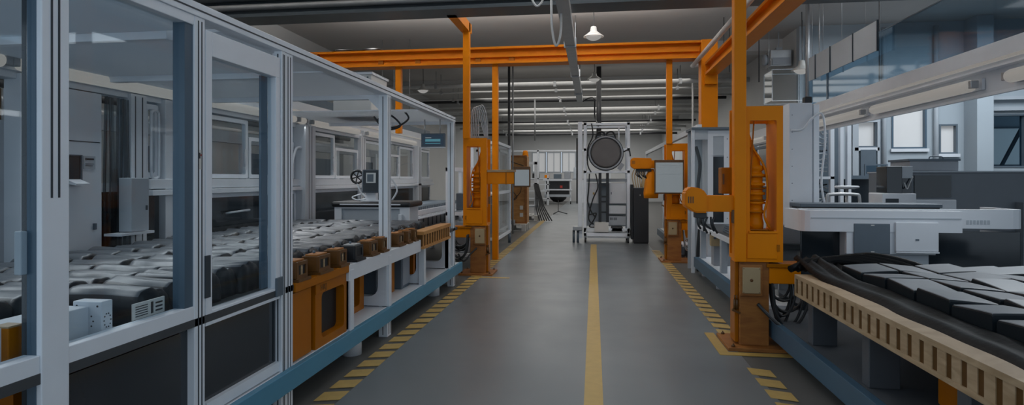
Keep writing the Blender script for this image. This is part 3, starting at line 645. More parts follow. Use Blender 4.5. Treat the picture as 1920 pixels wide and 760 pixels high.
# terminal boxes along the front rail
def terminal(y, m, size, label):
    x0, x1 = -2.135, -2.0; y0, y1 = y - size / 2, y + size / 2; z = 0.845; hgt = 0.135
    t = thing('terminal_box', label, 'terminal box', ((x0 + x1) / 2, y, z), 'terminal boxes along the left bed')
    bx('base_flange', m, t, x0, x1 + 0.02, y0 - 0.015, y1 + 0.015, z, z + 0.02)
    MB().box(x0, x1 - 0.012, y0, y1, z + 0.02, z + hgt, bev=0.004).build('housing', m, t)
    MB().rframe(y0, y1, z + 0.02, z + hgt, 0.025, 'x', x1 - 0.012, x1, 0.003).build('window_frame', m, t)
    bx('window', 'black', t, x1 - 0.0115, x1 - 0.009, y0 + 0.02, y1 - 0.02, z + 0.04, z + hgt - 0.02)
    bx('cap', 'steel' if m == 'blackm' else 'owood', t, x0 + 0.02, x1 - 0.02, y0 + 0.012, y1 - 0.012, z + hgt, z + hgt + 0.012, bev=0.003)
    if m != 'blackm': bx('bus_bar', 'pale', t, x1 - 0.008, x1 - 0.002, y - 0.012, y + 0.006, z + 0.045, z + hgt - 0.03)
    MB().lathe((x0 + 0.05, y, z + hgt + 0.012), [(0.008, 0), (0.012, 0.005), (0.01, 0.018), (0.004, 0.02)], 'z', 10).build('knob', 'slate', t)
for y, m, s, l in ((3.83, 'brown', 0.15, 'brown terminal box nearest the enclosure post'), (4.17, 'brown', 0.19, 'widest brown terminal box, second from the post on the bed edge'), (4.50, 'brown', 0.14, 'brown terminal box third from the post, just left of the black one'),
                   (4.83, 'blackm', 0.17, 'black terminal box among the brown ones on the bed edge'), (5.18, 'brown', 0.17, 'brown terminal box just right of the black one'), (5.45, 'brown', 0.13, 'brown terminal box tucked against the left side of the white post'),
                   (5.95, 'brown', 0.17, 'brown terminal box just right of the white post'), (6.22, 'brown', 0.12, 'small brown terminal box second right of the white post'), (6.45, 'brown', 0.10, 'last small brown terminal box beside the ribbed beam')):
    terminal(y, m, s, l)
# orange cabinets below the bed
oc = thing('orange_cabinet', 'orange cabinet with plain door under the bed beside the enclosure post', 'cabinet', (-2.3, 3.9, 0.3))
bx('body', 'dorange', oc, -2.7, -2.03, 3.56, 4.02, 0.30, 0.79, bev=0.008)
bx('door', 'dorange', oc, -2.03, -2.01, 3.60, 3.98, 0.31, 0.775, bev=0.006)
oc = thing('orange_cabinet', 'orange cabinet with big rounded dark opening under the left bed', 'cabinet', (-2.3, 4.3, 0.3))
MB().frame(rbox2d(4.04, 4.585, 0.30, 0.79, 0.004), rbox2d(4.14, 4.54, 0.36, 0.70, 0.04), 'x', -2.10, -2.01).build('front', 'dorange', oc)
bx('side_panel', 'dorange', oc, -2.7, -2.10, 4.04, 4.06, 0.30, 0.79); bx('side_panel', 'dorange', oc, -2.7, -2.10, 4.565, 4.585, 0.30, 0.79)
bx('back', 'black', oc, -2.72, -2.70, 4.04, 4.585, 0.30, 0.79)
bx('shade_pane', 'black', oc, -2.085, -2.08, 4.06, 4.565, 0.32, 0.77)  # black pane painting the shade inside the cabinet opening
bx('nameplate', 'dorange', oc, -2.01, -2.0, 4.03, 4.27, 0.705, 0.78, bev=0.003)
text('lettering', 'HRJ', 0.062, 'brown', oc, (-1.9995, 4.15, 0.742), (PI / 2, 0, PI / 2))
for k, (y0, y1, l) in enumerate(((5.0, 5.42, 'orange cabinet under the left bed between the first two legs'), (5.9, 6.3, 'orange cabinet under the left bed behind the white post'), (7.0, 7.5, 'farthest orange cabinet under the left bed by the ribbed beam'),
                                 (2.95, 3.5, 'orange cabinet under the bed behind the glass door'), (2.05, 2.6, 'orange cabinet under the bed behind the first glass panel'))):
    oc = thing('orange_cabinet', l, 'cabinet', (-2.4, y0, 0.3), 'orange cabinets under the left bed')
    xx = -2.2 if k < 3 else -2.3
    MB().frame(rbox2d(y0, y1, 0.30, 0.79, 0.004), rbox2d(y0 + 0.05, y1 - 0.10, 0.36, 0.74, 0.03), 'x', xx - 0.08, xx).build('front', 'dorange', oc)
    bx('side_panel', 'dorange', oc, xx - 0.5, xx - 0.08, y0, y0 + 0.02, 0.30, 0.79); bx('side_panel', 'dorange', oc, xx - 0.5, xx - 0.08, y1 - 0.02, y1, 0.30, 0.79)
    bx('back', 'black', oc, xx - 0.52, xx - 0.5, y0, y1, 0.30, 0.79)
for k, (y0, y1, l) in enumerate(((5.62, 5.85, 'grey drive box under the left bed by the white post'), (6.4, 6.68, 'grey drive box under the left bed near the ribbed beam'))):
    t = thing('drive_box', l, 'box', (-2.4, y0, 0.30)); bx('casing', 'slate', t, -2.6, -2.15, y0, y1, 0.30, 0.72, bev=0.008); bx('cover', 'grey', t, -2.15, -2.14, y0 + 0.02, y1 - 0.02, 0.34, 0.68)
# foreground fittings inside the glass
t = thing('fixture_block', 'white fixture block with drilled round plate behind the first glass panel', 'fixture', (-2.3, 2.3, 0.84))
bx('arm', 'white', t, -2.30, -2.16, 1.75, 2.26, 0.86, 1.00, bev=0.004)
bx('plate', 'white', t, -2.24, -2.10, 2.26, 2.32, 0.845, 1.02, bev=0.004)
mb = MB()
for k in range(8): a = k * PI / 4; mb.cyl((-2.17 + 0.03 * math.cos(a), 2.259, 0.935 + 0.03 * math.sin(a)), (-2.17 + 0.03 * math.cos(a), 2.2615, 0.935 + 0.03 * math.sin(a)), 0.004, 6)
for a, c in ((-2.22, 0.87), (-2.22, 1.0), (-2.12, 0.87), (-2.12, 1.0)): mb.cyl((a, 2.259, c), (a, 2.2615, c), 0.005, 6)
mb.build('drill_holes', 'groove', t)
mb = MB()
for k in range(10): a = k * PI / 5; mb.cyl((-2.099, 2.29 + 0.018 * math.cos(a), 0.935 + 0.03 * math.sin(a)), (-2.0975, 2.29 + 0.018 * math.cos(a), 0.935 + 0.03 * math.sin(a)), 0.003, 6)
mb.build('drill_holes', 'groove', t)
t = thing('rating_plate', 'white printed rating plate lying behind the lower rail', 'label plate', (-2.08, 2.5, 0.9))
bx('plate', 'offwhite', t, -2.095, -2.088, 2.42, 2.62, 0.90, 0.975)
mb = MB()
for k in range(5): mb.box(-2.088, -2.0868, 2.435, 2.51, 0.912 + 0.011 * k, 0.916 + 0.011 * k)
mb.box(-2.088, -2.0868, 2.53, 2.545, 0.91, 0.965)
for k in range(3): mb.box(-2.088, -2.0868, 2.56, 2.605, 0.914 + 0.018 * k, 0.922 + 0.018 * k)
mb.build('print', 'ink', t)
t = thing('guide_block', 'orange guide block at the lower left corner of the bed', 'block', (-2.12, 1.8, 0.84))
bx('body', 'dorange', t, -2.2, -2.13, 1.88, 1.94, 0.84, 1.0, bev=0.004); bx('cap', 'pale', t, -2.2, -2.13, 1.88, 1.94, 1.0, 1.006)

# counter behind the packs, HMI panel, reel, monitor
t = thing('work_counter', 'white counter with rounded black worktop at the end of the left bed', 'counter', (-2.95, 7.75, 0.84))
MB().box(-3.45, -2.48, 7.6, 8.1, 0.84, 1.17).build('body', 'panel', t)
MB().rframe(-3.49, -2.44, 0.84, 1.17, (0.10, 0.13, 0.02, 0.02), 'y', 7.57, 7.6).build('front_frame', 'white', t)
bx('worktop', 'black', t, -3.53, -2.42, 7.54, 8.15, 1.17, 1.245, bev=0.03)
bx('worktop_edge', 'white', t, -3.40, -2.55, 7.535, 7.545, 1.20, 1.215)
bx('cylinder_holder', 'white', t, -2.58, -2.53, 7.53, 7.57, 0.88, 1.08, bev=0.01)
t = thing('touch_panel', 'tilted grey touch panel on a stand on the white counter', 'touch panel', (-3.0, 7.7, 1.245))
b = MB(); b.box(-0.115, 0.115, -0.03, 0.03, -0.16, 0.16, bev=0.015)
def tilted(mb, c, rz, rx): bmesh.ops.rotate(mb.b, verts=mb.b.verts, cent=(0, 0, 0), matrix=Matrix.Rotation(rz, 3, 'Z') @ Matrix.Rotation(rx, 3, 'X')); bmesh.ops.translate(mb.b, verts=mb.b.verts, vec=c); return mb
hc = (-3.02, 7.68, 1.52)
tilted(b, hc, 0.30, -0.2).build('housing', 'slate', t)
tilted(MB().box(-0.10, 0.10, -0.034, -0.028, -0.145, 0.145, bev=0.002), hc, 0.30, -0.2).build('bezel', 'groove', t)
tilted(MB().box(-0.058, 0.07, -0.037, -0.033, -0.03, 0.11), hc, 0.30, -0.2).build('screen', 'screen', t)
tilted(MB().box(-0.045, 0.04, -0.039, -0.036, -0.015, 0.09), hc, 0.30, -0.2).build('screen_window', 'slate', t)
bx('stand', 'white', t, -3.09, -2.95, 7.68, 7.78, 1.245, 1.40, bev=0.01); bx('foot', 'white', t, -3.14, -2.86, 7.62, 7.82, 1.235, 1.26)
MB().tube([(-3.05, 7.72, 1.3), (-3.2, 7.7, 1.26), (-3.3, 7.72, 1.3), (-3.15, 7.75, 1.35)], 0.01).build('cable', 'white', t)
MB().tube([(-2.92, 7.72, 1.6), (-2.75, 7.75, 1.55), (-2.68, 7.78, 1.4), (-2.75, 7.78, 1.26)], 0.012).build('cable', 'white', t)
t = thing('cable_reel', 'small black cable reel wheel left of the touch panel', 'reel', (-3.2, 7.75, 1.56))
MB().tube([(-3.23 + 0.085 * math.cos(a * PI / 8), 7.72, 1.58 + 0.085 * math.sin(a * PI / 8)) for a in range(17)], 0.016).build('rim', 'black', t)
mb = MB()
for k in range(3): a = k * PI / 3 + 0.3; mb.cyl((-3.23 - 0.08 * math.cos(a), 7.72, 1.58 - 0.08 * math.sin(a)), (-3.23 + 0.08 * math.cos(a), 7.72, 1.58 + 0.08 * math.sin(a)), 0.008, 6)
mb.build('spokes', 'black', t)
MB().tube([(-3.23, 7.72, 1.50), (-3.18, 7.72, 1.38), (-3.10, 7.72, 1.30), (-3.08, 7.74, 1.245)], 0.014).build('support_arm', 'white', t)
t = thing('hanging_monitor', 'black monitor with blue screen hanging inside the left enclosure', 'monitor', (-2.2, 8.0, 2.0))
bx('housing', 'slate', t, -2.40, -2.055, 7.98, 8.03, 2.0, 2.19, bev=0.006)
s = bx('screen', 'screenblue', t, -2.375, -2.08, 7.975, 7.981, 2.025, 2.17); bx('screen_window', 'screencyan', s, -2.335, -2.12, 7.972, 7.976, 2.045, 2.11); bx('screen_bar', 'screenblue', s, -2.335, -2.12, 7.970, 7.973, 2.055, 2.075); bx('screen_icons', 'screen', s, -2.335, -2.25, 7.972, 7.976, 2.122, 2.135)
MB().cyl((-2.13, 8.0, 2.18), (-2.13, 8.0, 2.385), 0.008, 8).build('hanger', 'steel', t); MB().cyl((-2.35, 8.0, 2.18), (-2.35, 8.0, 2.385), 0.008, 8).build('hanger', 'steel', t); bx('ledge', 'white', t, -2.40, -2.06, 7.97, 8.04, 1.985, 2.0)
# second bed beyond the counter with rows of cells and rollers
b2 = thing('roller_conveyor', 'roller conveyor bed beyond the white counter on the left', 'conveyor', (-3.1, 10, 0))
MB().box(-3.7, -2.62, 8.6, 13.0, 0.76, 0.80).build('deck', 'deck', b2)
for x in (-3.7, -3.3, -2.95): bx('side_rail', 'white', b2, x, x + 0.05, 8.6, 13.0, 0.80, 1.02)
for k in range(36): MB().cyl((-3.65, 8.7 + 0.12 * k, 1.03), (-2.95, 8.7 + 0.12 * k, 1.03), 0.045, 10).build('roller', 'slate', b2)
for x in (-3.6, -2.7):
    for y in (8.75, 10.6, 12.8): bx('leg', 'white', b2, x - 0.05, x + 0.05, y, y + 0.1, 0, 0.76)
cb = None
for ix in range(2):
    for k in range(14):
        y = 8.75 + 0.26 * k; x = -2.70 - 0.17 * ix
        if cb is None:
            cb = thing('cell_block', '', 'battery cell', (x, y, 0.80), 'cell blocks on the left conveyor'); bx('body', 'blackm', cb, x - 0.07, x + 0.07, y - 0.10, y + 0.10, 0.80, 0.93, bev=0.004); bx('lid', 'grey', cb, x - 0.075, x + 0.075, y - 0.105, y + 0.105, 0.93, 0.945); o = cb
        else: o = copy_tree(cb, None, (x + 2.70, y - 8.75, 0))
        o['label'] = 'small black cell block with grey lid standing in rows beside the left conveyor rollers'

# ------------------------------------------------------------ orange stations
def station(X0, Y0, sd, arm, name_label, tall_x, ztall, label_grp=None):
    """columns with local x measured away from the aisle (sd=+1: right side)"""
    t = thing('orange_station', name_label, 'machine column', (X0, Y0 + 0.15, 0))
    def lb(name, m, x0, x1, y0, y1, z0, z1, bev=0.006, par=None): return bx(name, m, par or t, X0 + sd * x0, X0 + sd * x1, Y0 + y0, Y0 + y1, z0, z1, bev=bev)
    f = lb('base_plate', 'owood', -0.25, 0.30, -0.10, 0.42, 0.0, 0.035, 0.004)
    for x in (-0.2, 0.25):
        for y in (-0.06, 0.38): MB().lathe((X0 + sd * x, Y0 + y, 0.035), [(0.018, 0), (0.018, 0.012), (0.008, 0.02), (0.006, 0.03)], 'z', 6).build('bolt', 'brown', f)
    lb('pedestal', 'owood', -0.13, 0.125, 0.0, 0.27, 0.035, 0.80)
    lb('pedestal_rib', 'dorange', -0.165, -0.13, 0.04, 0.22, 0.05, 0.80)
    j = lb('junction_box', 'owood', -0.135, 0.06, -0.03, 0.0, 0.49, 0.775, 0.004)
    cv = lb('cover', 'tan', -0.115, 0.04, -0.045, -0.03, 0.515, 0.75, 0.004, j)
    MB().lathe((X0 - sd * 0.0375, Y0 - 0.045, 0.635), [(0.014, 0), (0.012, -0.006), (0.005, -0.008)], 'y', 12).build('knob', 'brown', j)
    mb = MB()
    for x in (-0.105, 0.03):
        for z in (0.525, 0.74): mb.cyl((X0 + sd * x, Y0 - 0.047, z), (X0 + sd * x, Y0 - 0.044, z), 0.004, 6)
    mb.build('screws', 'brown', j)
    # frame cage
    a0, a1 = sorted((X0 - sd * 0.15, X0 + sd * 0.236))
    wl, wr = (0.10, 0.055) if sd > 0 else (0.055, 0.10)
    MB().rframe(a0, a1, 0.80, 2.21, (wl, wr, 0.28, 0.13), 'y', Y0 - 0.03, Y0 + 0.03, 0.004, 0.012).build('front_frame', 'orange', t)
    MB().rframe(a0, a1, 0.80, 2.21, (0.045, 0.045, 0.28, 0.13), 'y', Y0 + 0.29, Y0 + 0.33, 0.004, 0.012).build('rear_frame', 'orange', t)
    lb('side_plate', 'orange', 0.19, 0.236, 0.03, 0.29, 0.80, 2.21, 0.0)
    lb('bottom_shelf', 'orange', -0.15, 0.236, 0.03, 0.29, 0.80, 0.84, 0.0)
    lb('access_panel', 'orange', -0.075, 0.185, -0.038, -0.03, 0.83, 1.055, 0.004)
    lb('panel_hinge', 'dorange', 0.18, 0.205, -0.045, -0.03, 0.90, 0.96, 0.003)
    lb('sill', 'orange', -0.06, 0.19, -0.045, 0.04, 1.06, 1.08, 0.003)
    lb('tall_post', 'orange', tall_x, tall_x + 0.105, -0.06, 0.05, 0.80 if tall_x < -0.16 else 2.2, ztall, 0.008)
    # bellows actuator
    prof = [(0.075, 1.08), (0.08, 1.14)]
    for k in range(5):
        z = 1.18 + k * 0.085; prof += [(0.07, z), (0.07, z + 0.05), (0.092, z + 0.055), (0.092, z + 0.075), (0.072, z + 0.08)]
    prof += [(0.06, 1.62), (0.085, 1.64), (0.085, 1.67), (0.05, 1.68), (0.045, 1.76), (0.02, 1.78)]
    st = MB().lathe((X0 + sd * 0.04, Y0 + 0.16, 0), prof).build('bellows', 'orange', t)
    for k in range(4): MB().lathe((X0 + sd * 0.04, Y0 + 0.16, 1.235 + k * 0.11), [(0.088, 0), (0.097, 0.004), (0.097, 0.012), (0.088, 0.016)], ring_=True).build('clamp_ring', 'dorange', st)
    MB().prism([(X0 - sd * 0.05, 2.08), (X0 - sd * 0.05, 1.66), (X0 + sd * 0.055, 1.70), (X0 + sd * 0.05, 1.78)], 'y', Y0 + 0.12, Y0 + 0.20).build('wedge_arm', 'orange', t)
    lb('motor_block', 'dorange', -0.03, 0.15, 0.08, 0.26, 0.84, 1.09, 0.01)
    MB().tube([(X0 + sd * 0.0, Y0 + 0.1, 1.85), (X0 + sd * 0.11, Y0 + 0.08, 1.65), (X0 + sd * 0.13, Y0 + 0.07, 1.4), (X0 + sd * 0.10, Y0 + 0.06, 1.22), (X0 + sd * 0.15, Y0 + 0.07, 1.1)], 0.010).build('hose', 'orange', t)
    MB().tube([(X0 + sd * 0.02, Y0 + 0.1, 2.1), (X0 + sd * 0.0, Y0 + 0.08, 1.85), (X0 - sd * 0.02, Y0 + 0.07, 1.5), (X0 - sd * 0.04, Y0 + 0.06, 1.2)], 0.007).build('hose', 'dorange', t)
    # side fittings
    mb = MB()
    for x in (-0.175, -0.155): mb.cyl((X0 + sd * x, Y0 + 0.0, 0.36), (X0 + sd * x, Y0 + 0.0, 0.45), 0.012, 8).cyl((X0 + sd * x, Y0, 0.45), (X0 + sd * x, Y0, 0.49), 0.006, 8)
    mb.bar((X0 - sd * 0.20, Y0 - 0.01, 0.36), (X0 - sd * 0.13, Y0 - 0.01, 0.33), 0.03, 0.02).build('valve_fitting', 'brown', t)
    hz = lb('hinge', 'brown', -0.205, -0.18, -0.05, 0.0, 1.15, 1.27, 0.004)
    # beam to the bed
    lb('feed_beam', 'orange', 0.125, 0.40, 0.0, 0.16, 0.60, 0.75, 0.008)
    lb('feed_table', 'dorange', 0.10, 0.46, -0.02, 0.20, 0.75, 0.785, 0.003)
    if arm == 'head' or arm == 'high':
        z0, L, zt = (1.24, 0.62, 0.0) if arm == 'head' else (1.74, 0.80, 0.0)
        lb('arm', 'orange', -0.44, -0.15, -0.02, 0.14, z0 + 0.01, z0 + 0.16, 0.006)
        pr = [(X0 - sd * 0.42, z0), (X0 - sd * 0.42, z0 + 0.16), (X0 - sd * 0.46, z0 + 0.215), (X0 - sd * 0.52, z0 + 0.235), (X0 - sd * (L - 0.04), z0 + 0.235), (X0 - sd * L, z0 + 0.19), (X0 - sd * L, z0 + 0.06), (X0 - sd * (L - 0.09), z0)]
        if arm == 'high': pr = [(X0 - sd * 0.42, z0), (X0 - sd * 0.42, z0 + 0.20), (X0 - sd * (L - 0.04), z0 + 0.21), (X0 - sd * L, z0 + 0.18), (X0 - sd * L, z0 + 0.05), (X0 - sd * (L - 0.06), z0)]
        hd = MB().prism(pr, 'y', Y0 - 0.05, Y0 + 0.17); bmesh.ops.bevel(hd.b, geom=list(hd.b.edges), offset=0.012, segments=2, affect='EDGES'); hd = hd.build('head', 'orange', t)
        mb = MB()
        for k in range(3): mb.box(X0 - sd * (L - 0.025 - 0.02 * k), X0 - sd * (L - 0.035 - 0.02 * k), Y0 - 0.053, Y0 - 0.05, z0 + 0.09, z0 + 0.15)
        mb.build('vent_slots', 'brown', hd)
        g_ = lb('gripper', 'blackm', -L + 0.10, -0.42, 0.0, 0.12, z0 - 0.05, z0, 0.004)
        for k in range(6):
            x = -L + 0.12 + 0.03 * k
            MB().tube([(X0 + sd * x, Y0 + 0.02, z0 - 0.04), (X0 + sd * (x + R.uniform(-0.03, 0.03)), Y0 + 0.01, z0 - 0.10), (X0 + sd * (x + 0.03), Y0 + 0.03, z0 - 0.15 - 0.02 * (k % 3))], 0.010, 6).build('finger', 'blackm', g_)
        if arm == 'high':
            MB().lathe((X0 - sd * 0.42, Y0 + 0.08, z0 - 0.55), [(0.13, 0), (0.14, 0.1), (0.10, 0.42), (0.06, 0.50), (0.05, 0.55)]).build('nozzle_cone', 'orange', t)
    else:
        lb('arm', 'orange', -0.62, -0.15, 0.0, 0.16, 1.47, 1.66, 0.006)
        lb('arm_top', 'pale', -0.62, -0.15, -0.01, 0.17, 1.66, 1.70, 0.003)
        lb('arm_joint', 'dorange', -0.47, -0.45, -0.005, 0.165, 1.465, 1.665, 0.003)
    return t
station(1.45, 5.585, 1, 'head', 'nearest orange column on the right with a round-nosed arm', -0.19, 5.0)
station(1.49, 11.22, 1, 'high', 'farther orange column on the right behind the big white screen', -0.15, 3.75)
station(-1.85, 9.30, -1, 'plain', 'orange column on the left of the aisle with a screen arm', 0.13, 4.08)
t = thing('motor_box', 'orange box on the back of the nearest right column above its arm', 'box', (1.2, 5.85, 1.41))
bx('casing', 'dorange', t, 1.20, 1.30, 5.78, 5.92, 1.41, 1.66, bev=0.006); bx('handle', 'brown', t, 1.21, 1.225, 5.77, 5.78, 1.50, 1.6)
# cables at the stations
def cables(x0, y0, sd, n, label, seed, z0=0.62, m='black', w=0.30):
    r = random.Random(seed); t = thing('cable_bundle', label, 'cables', (x0, y0, z0), 'cable bundles at the orange columns')
    for k in range(n):
        dx = w * (0.6 + 0.5 * r.random()); dz = 0.16 + 0.26 * r.random(); yy = y0 + r.uniform(-0.08, 0.08)
        MB().tube([(x0, yy, z0 + r.uniform(-0.02, 0.02)), (x0 + sd * 0.02, yy - 0.03, z0 - dz * 0.7), (x0 + sd * dx * 0.35, yy - 0.04, z0 - dz), (x0 + sd * dx * 0.75, yy, z0 - dz * 0.85), (x0 + sd * dx, yy + 0.03, z0 - dz * 0.35), (x0 + sd * dx * 0.95, yy + 0.05, z0 + r.uniform(-0.02, 0.02))], 0.012, 8).build('cable', m, t)
    return t
cables(1.60, 5.62, 1, 9, 'black cable loops hanging under the feed beam of the nearest right column', 3)
cables(1.66, 11.28, 1, 7, 'pale grey cable loops hanging beside the farther right column', 4, m='steel', w=0.22)
cables(-2.00, 9.25, -1, 12, 'thick black cable loops hanging under the left orange column', 5, 0.64, w=0.36)
b = MB().tube([(1.47, 5.56, 0.42), (1.55, 5.50, 0.33), (1.68, 5.45, 0.22), (1.85, 5.5, 0.18), (2.0, 5.6, 0.25)], 0.016).build('power_cable', 'blackm'); tag(b, 'grey plugged power cable drooping from the nearest right column', 'cable')
b = MB().tube([(-1.86, 9.27, 0.44), (-1.95, 9.2, 0.35), (-2.05, 9.15, 0.24), (-2.15, 9.2, 0.35)], 0.014).build('power_cable', 'black'); tag(b, 'black power cable drooping from the left orange column pedestal', 'cable')
b = MB()
for k in range(5): b.tube([(-1.98 + 0.03 * k, 9.4, 2.2), (-1.97 + 0.03 * k, 9.4, 2.6), (-1.93 + 0.03 * k, 9.42, 2.72 + 0.01 * k), (-1.86 + 0.03 * k, 9.45, 2.6), (-1.76 + 0.01 * k, 9.48, 2.2)], 0.010, 6)
b = b.build('hose_loop', 'steel'); tag(b, 'arched bunch of thin grey hoses on top of the left orange column', 'hoses')
# screens
def screen_unit(x0, x1, y, z0, z1, label, name='display_screen'):
    t = thing(name, label, 'screen', ((x0 + x1) / 2, y, z0))
    bx('bezel', 'brown', t, x0, x1, y, y + 0.045, z0, z1, bev=0.008); s = bx('screen', 'screen', t, x0 + 0.02, x1 - 0.02, y - 0.003, y + 0.001, z0 + 0.025, z1 - 0.05)
    mb = MB()
    if z1 - z0 > 0.5:
        for dz, w in ((0.10, 0.36), (0.13, 0.30), (0.26, 0.34)): mb.box(x0 + 0.07, x0 + 0.07 + w, y - 0.004, y - 0.003, z1 - dz - 0.004, z1 - dz)
        mb.build('screen_lines', 'panel', s)
    return t
t = screen_unit(1.10, 1.62, 10.95, 1.28, 1.90, 'big upright white display screen in front of the farther right column')
bx('mount', 'slate', t, 1.36, 1.50, 10.99, 11.19, 1.5, 1.7)
t = screen_unit(-1.27, -1.00, 9.30, 1.42, 1.75, 'small white display screen on the arm of the left orange column')
# ------------------------------------------------------------ machines beyond the left column
def frame_machine(x0, x1, y0, y1, z0, z1, label, inner, name='glazed_machine'):
    t = thing(name, label, 'machine', ((x0 + x1) / 2, y0, 0))
    for x in (x0, x1 - 0.06):
        for y in (y0, y1 - 0.06): bx('post', 'alu', t, x, x + 0.06, y, y + 0.06, z0, z1, bev=0.004)
    for z in (z0, (z0 + z1) * 0.47, z1 - 0.06):
        for a_ in ((x0, x1, y0, y0 + 0.05), (x0, x1, y1 - 0.05, y1), (x0, x0 + 0.05, y0, y1), (x1 - 0.05, x1, y0, y1)): bx('rail', 'alu', t, *a_, z, z + 0.06)
    bx('pane', 'glass2', t, x1 - 0.03, x1 - 0.025, y0 + 0.06, y1 - 0.06, z0 + 0.06, z1 - 0.06)
    for k, (m, a) in enumerate(inner): bx('module', m, t, *a, bev=0.01)
    for x in (x0 + 0.03, x1 - 0.03):
        for y in (y0 + 0.05, y1 - 0.05): MB().cyl((x, y, 0), (x, y, z0), 0.035, 10).build('foot', 'slate', t)
    return t
frame_machine(-2.55, -1.98, 9.95, 11.0, 0.2, 1.75, 'white framed machine cart right behind the left orange column', [('grey', (-2.4, -2.05, 10.0, 10.6, 0.26, 0.8)), ('slate', (-2.4, -2.05, 10.1, 10.8, 1.0, 1.3))])
b = MB().tube([(-1.93 , 10.3 + 0.22 * math.cos(a * PI / 8), 0.72 + 0.32 * math.sin(a * PI / 8)) for a in range(17)], 0.02).build('hose_coil', 'black'); tag(b, 'black hose coil hanging on the frame behind the left orange column', 'hose')
frame_machine(-2.58, -2.0, 12.2, 14.2, 0.25, 2.35, 'tall glazed white machine frame further down the left side', [('slate', (-2.5, -2.2, 12.4, 13.4, 0.35, 1.0)), ('grey', (-2.5, -2.3, 12.4, 13.8, 1.2, 1.9)), ('tan', (-2.35, -2.2, 12.3, 12.6, 1.5, 1.6))])
frame_machine(-2.95, -2.35, 14.6, 16.2, 0.2, 2.3, 'second tall white machine frame beyond the left glazed one', [('grey', (-2.85, -2.45, 14.7, 15.8, 0.3, 1.1)), ('blackm', (-2.8, -2.5, 14.8, 15.6, 1.2, 1.7))])
def pallet(x0, x1, y0, y1, label):
    t = thing('pallet', label, 'pallet', ((x0 + x1) / 2, y0, 0), 'white pallets on the left')
    mb = MB()
    for k in range(5): w = (x1 - x0) / 5; mb.box(x0 + w * k + 0.01, x0 + w * (k + 1) - 0.01, y0, y1, 0.17, 0.20)
    mb.build('deck_boards', 'offwhite', t)
    for x in (x0, (x0 + x1) / 2 - 0.06, x1 - 0.12):
        for y in (y0, (y0 + y1) / 2 - 0.06, y1 - 0.12): bx('block', 'offwhite', t, x, x + 0.12, y, y + 0.12, 0.02, 0.17)
    for y in (y0, (y0 + y1) / 2 - 0.06, y1 - 0.12): bx('runner', 'offwhite', t, x0, x1, y, y + 0.12, 0, 0.02)
pallet(-2.95, -2.0, 17.3, 18.4, 'nearer white pallet under the plywood cabinet on the left')
pallet(-2.85, -2.05, 21.5, 22.8, 'farther white pallet carrying the frame with black cables')
t = thing('plywood_cabinet', 'tall orange-brown plywood cabinet standing on a white pallet', 'cabinet', (-2.3, 18.0, 0.2))
bx('carcass', 'plywood', t, -2.56, -2.02, 17.7, 18.4, 0.20, 2.25, bev=0.008)
MB().rframe(-2.58, -2.0, 0.20, 2.27, (0.04, 0.06, 0.04, 0.05), 'y', 17.66, 17.7).build('door_frame', 'owood', t)
for z in (0.62, 0.40): bx('socket', 'offwhite', t, -2.22, -2.12, 17.68, 17.7, z, z + 0.12, bev=0.004)
MB().tube([(-2.35, 17.65, 1.5), (-2.42, 17.64, 1.2), (-2.3, 17.64, 1.0), (-2.42, 17.64, 0.92), (-2.2, 17.64, 1.15), (-2.18, 17.65, 1.4)], 0.01).build('cable', 'black', t)
MB().tube([(-2.6, 17.64, 1.7), (-2.62, 17.62, 2.1), (-2.4, 17.62, 2.05), (-2.1, 17.63, 1.95)], 0.012).build('cable', 'black', t)
t = thing('crate_base', 'low grey base crate in front of the plywood cabinet', 'crate', (-2.6, 17.35, 0.2)); bx('body', 'grey', t, -2.78, -2.35, 17.32, 17.62, 0.20, 0.32, bev=0.01); MB().lathe((-2.55, 17.45, 0.32), [(0.08, 0), (0.06, 0.06), (0.02, 0.22), (0.01, 0.24)]).build('cone', 'brown', t)
t = thing('test_rig', 'white upright frame with hanging black cables beyond the plywood cabinet', 'machine', (-2.4, 22, 0.2))
for x in (-2.75, -2.2): bx('post', 'white', t, x, x + 0.10, 21.9, 22.0, 0.2, 2.2)
bx('crossbar', 'white', t, -2.75, -2.1, 21.9, 22.0, 2.1, 2.2); bx('crossbar', 'white', t, -2.75, -2.1, 21.9, 22.0, 1.3, 1.4); bx('shelf', 'panel', t, -2.75, -2.1, 21.7, 22.5, 0.5, 0.56)
for k in range(6): MB().tube([(-2.2 + 0.03 * k, 21.8, 1.35), (-2.12 + 0.05 * k, 21.6, 1.0 - 0.05 * k), (-2.08 + 0.06 * k, 21.45, 0.5), (-1.95 + 0.09 * k, 21.3, 0.03)], 0.022, 6).build('cable', 'black', t)
MB().lathe((-2.55, 22, 2.2), [(0.13, 0), (0.14, 0.05), (0.10, 0.35), (0.08, 0.42), (0.02, 0.43)]).build('signal_cone', 'orange', t)
t = thing('floor_stand', 'small black tripod stand on the far aisle floor', 'stand', (-1.55, 26, 0))
for a in (0, 2.1, 4.2): MB().cyl((-1.55, 26, 0.12), (-1.55 + 0.4 * math.cos(a), 26 + 0.4 * math.sin(a), 0.015), 0.02, 6).build('leg', 'blackm', t)
MB().cyl((-1.55, 26, 0.1), (-1.55, 26, 0.6), 0.015, 6).build('pole', 'blackm', t)
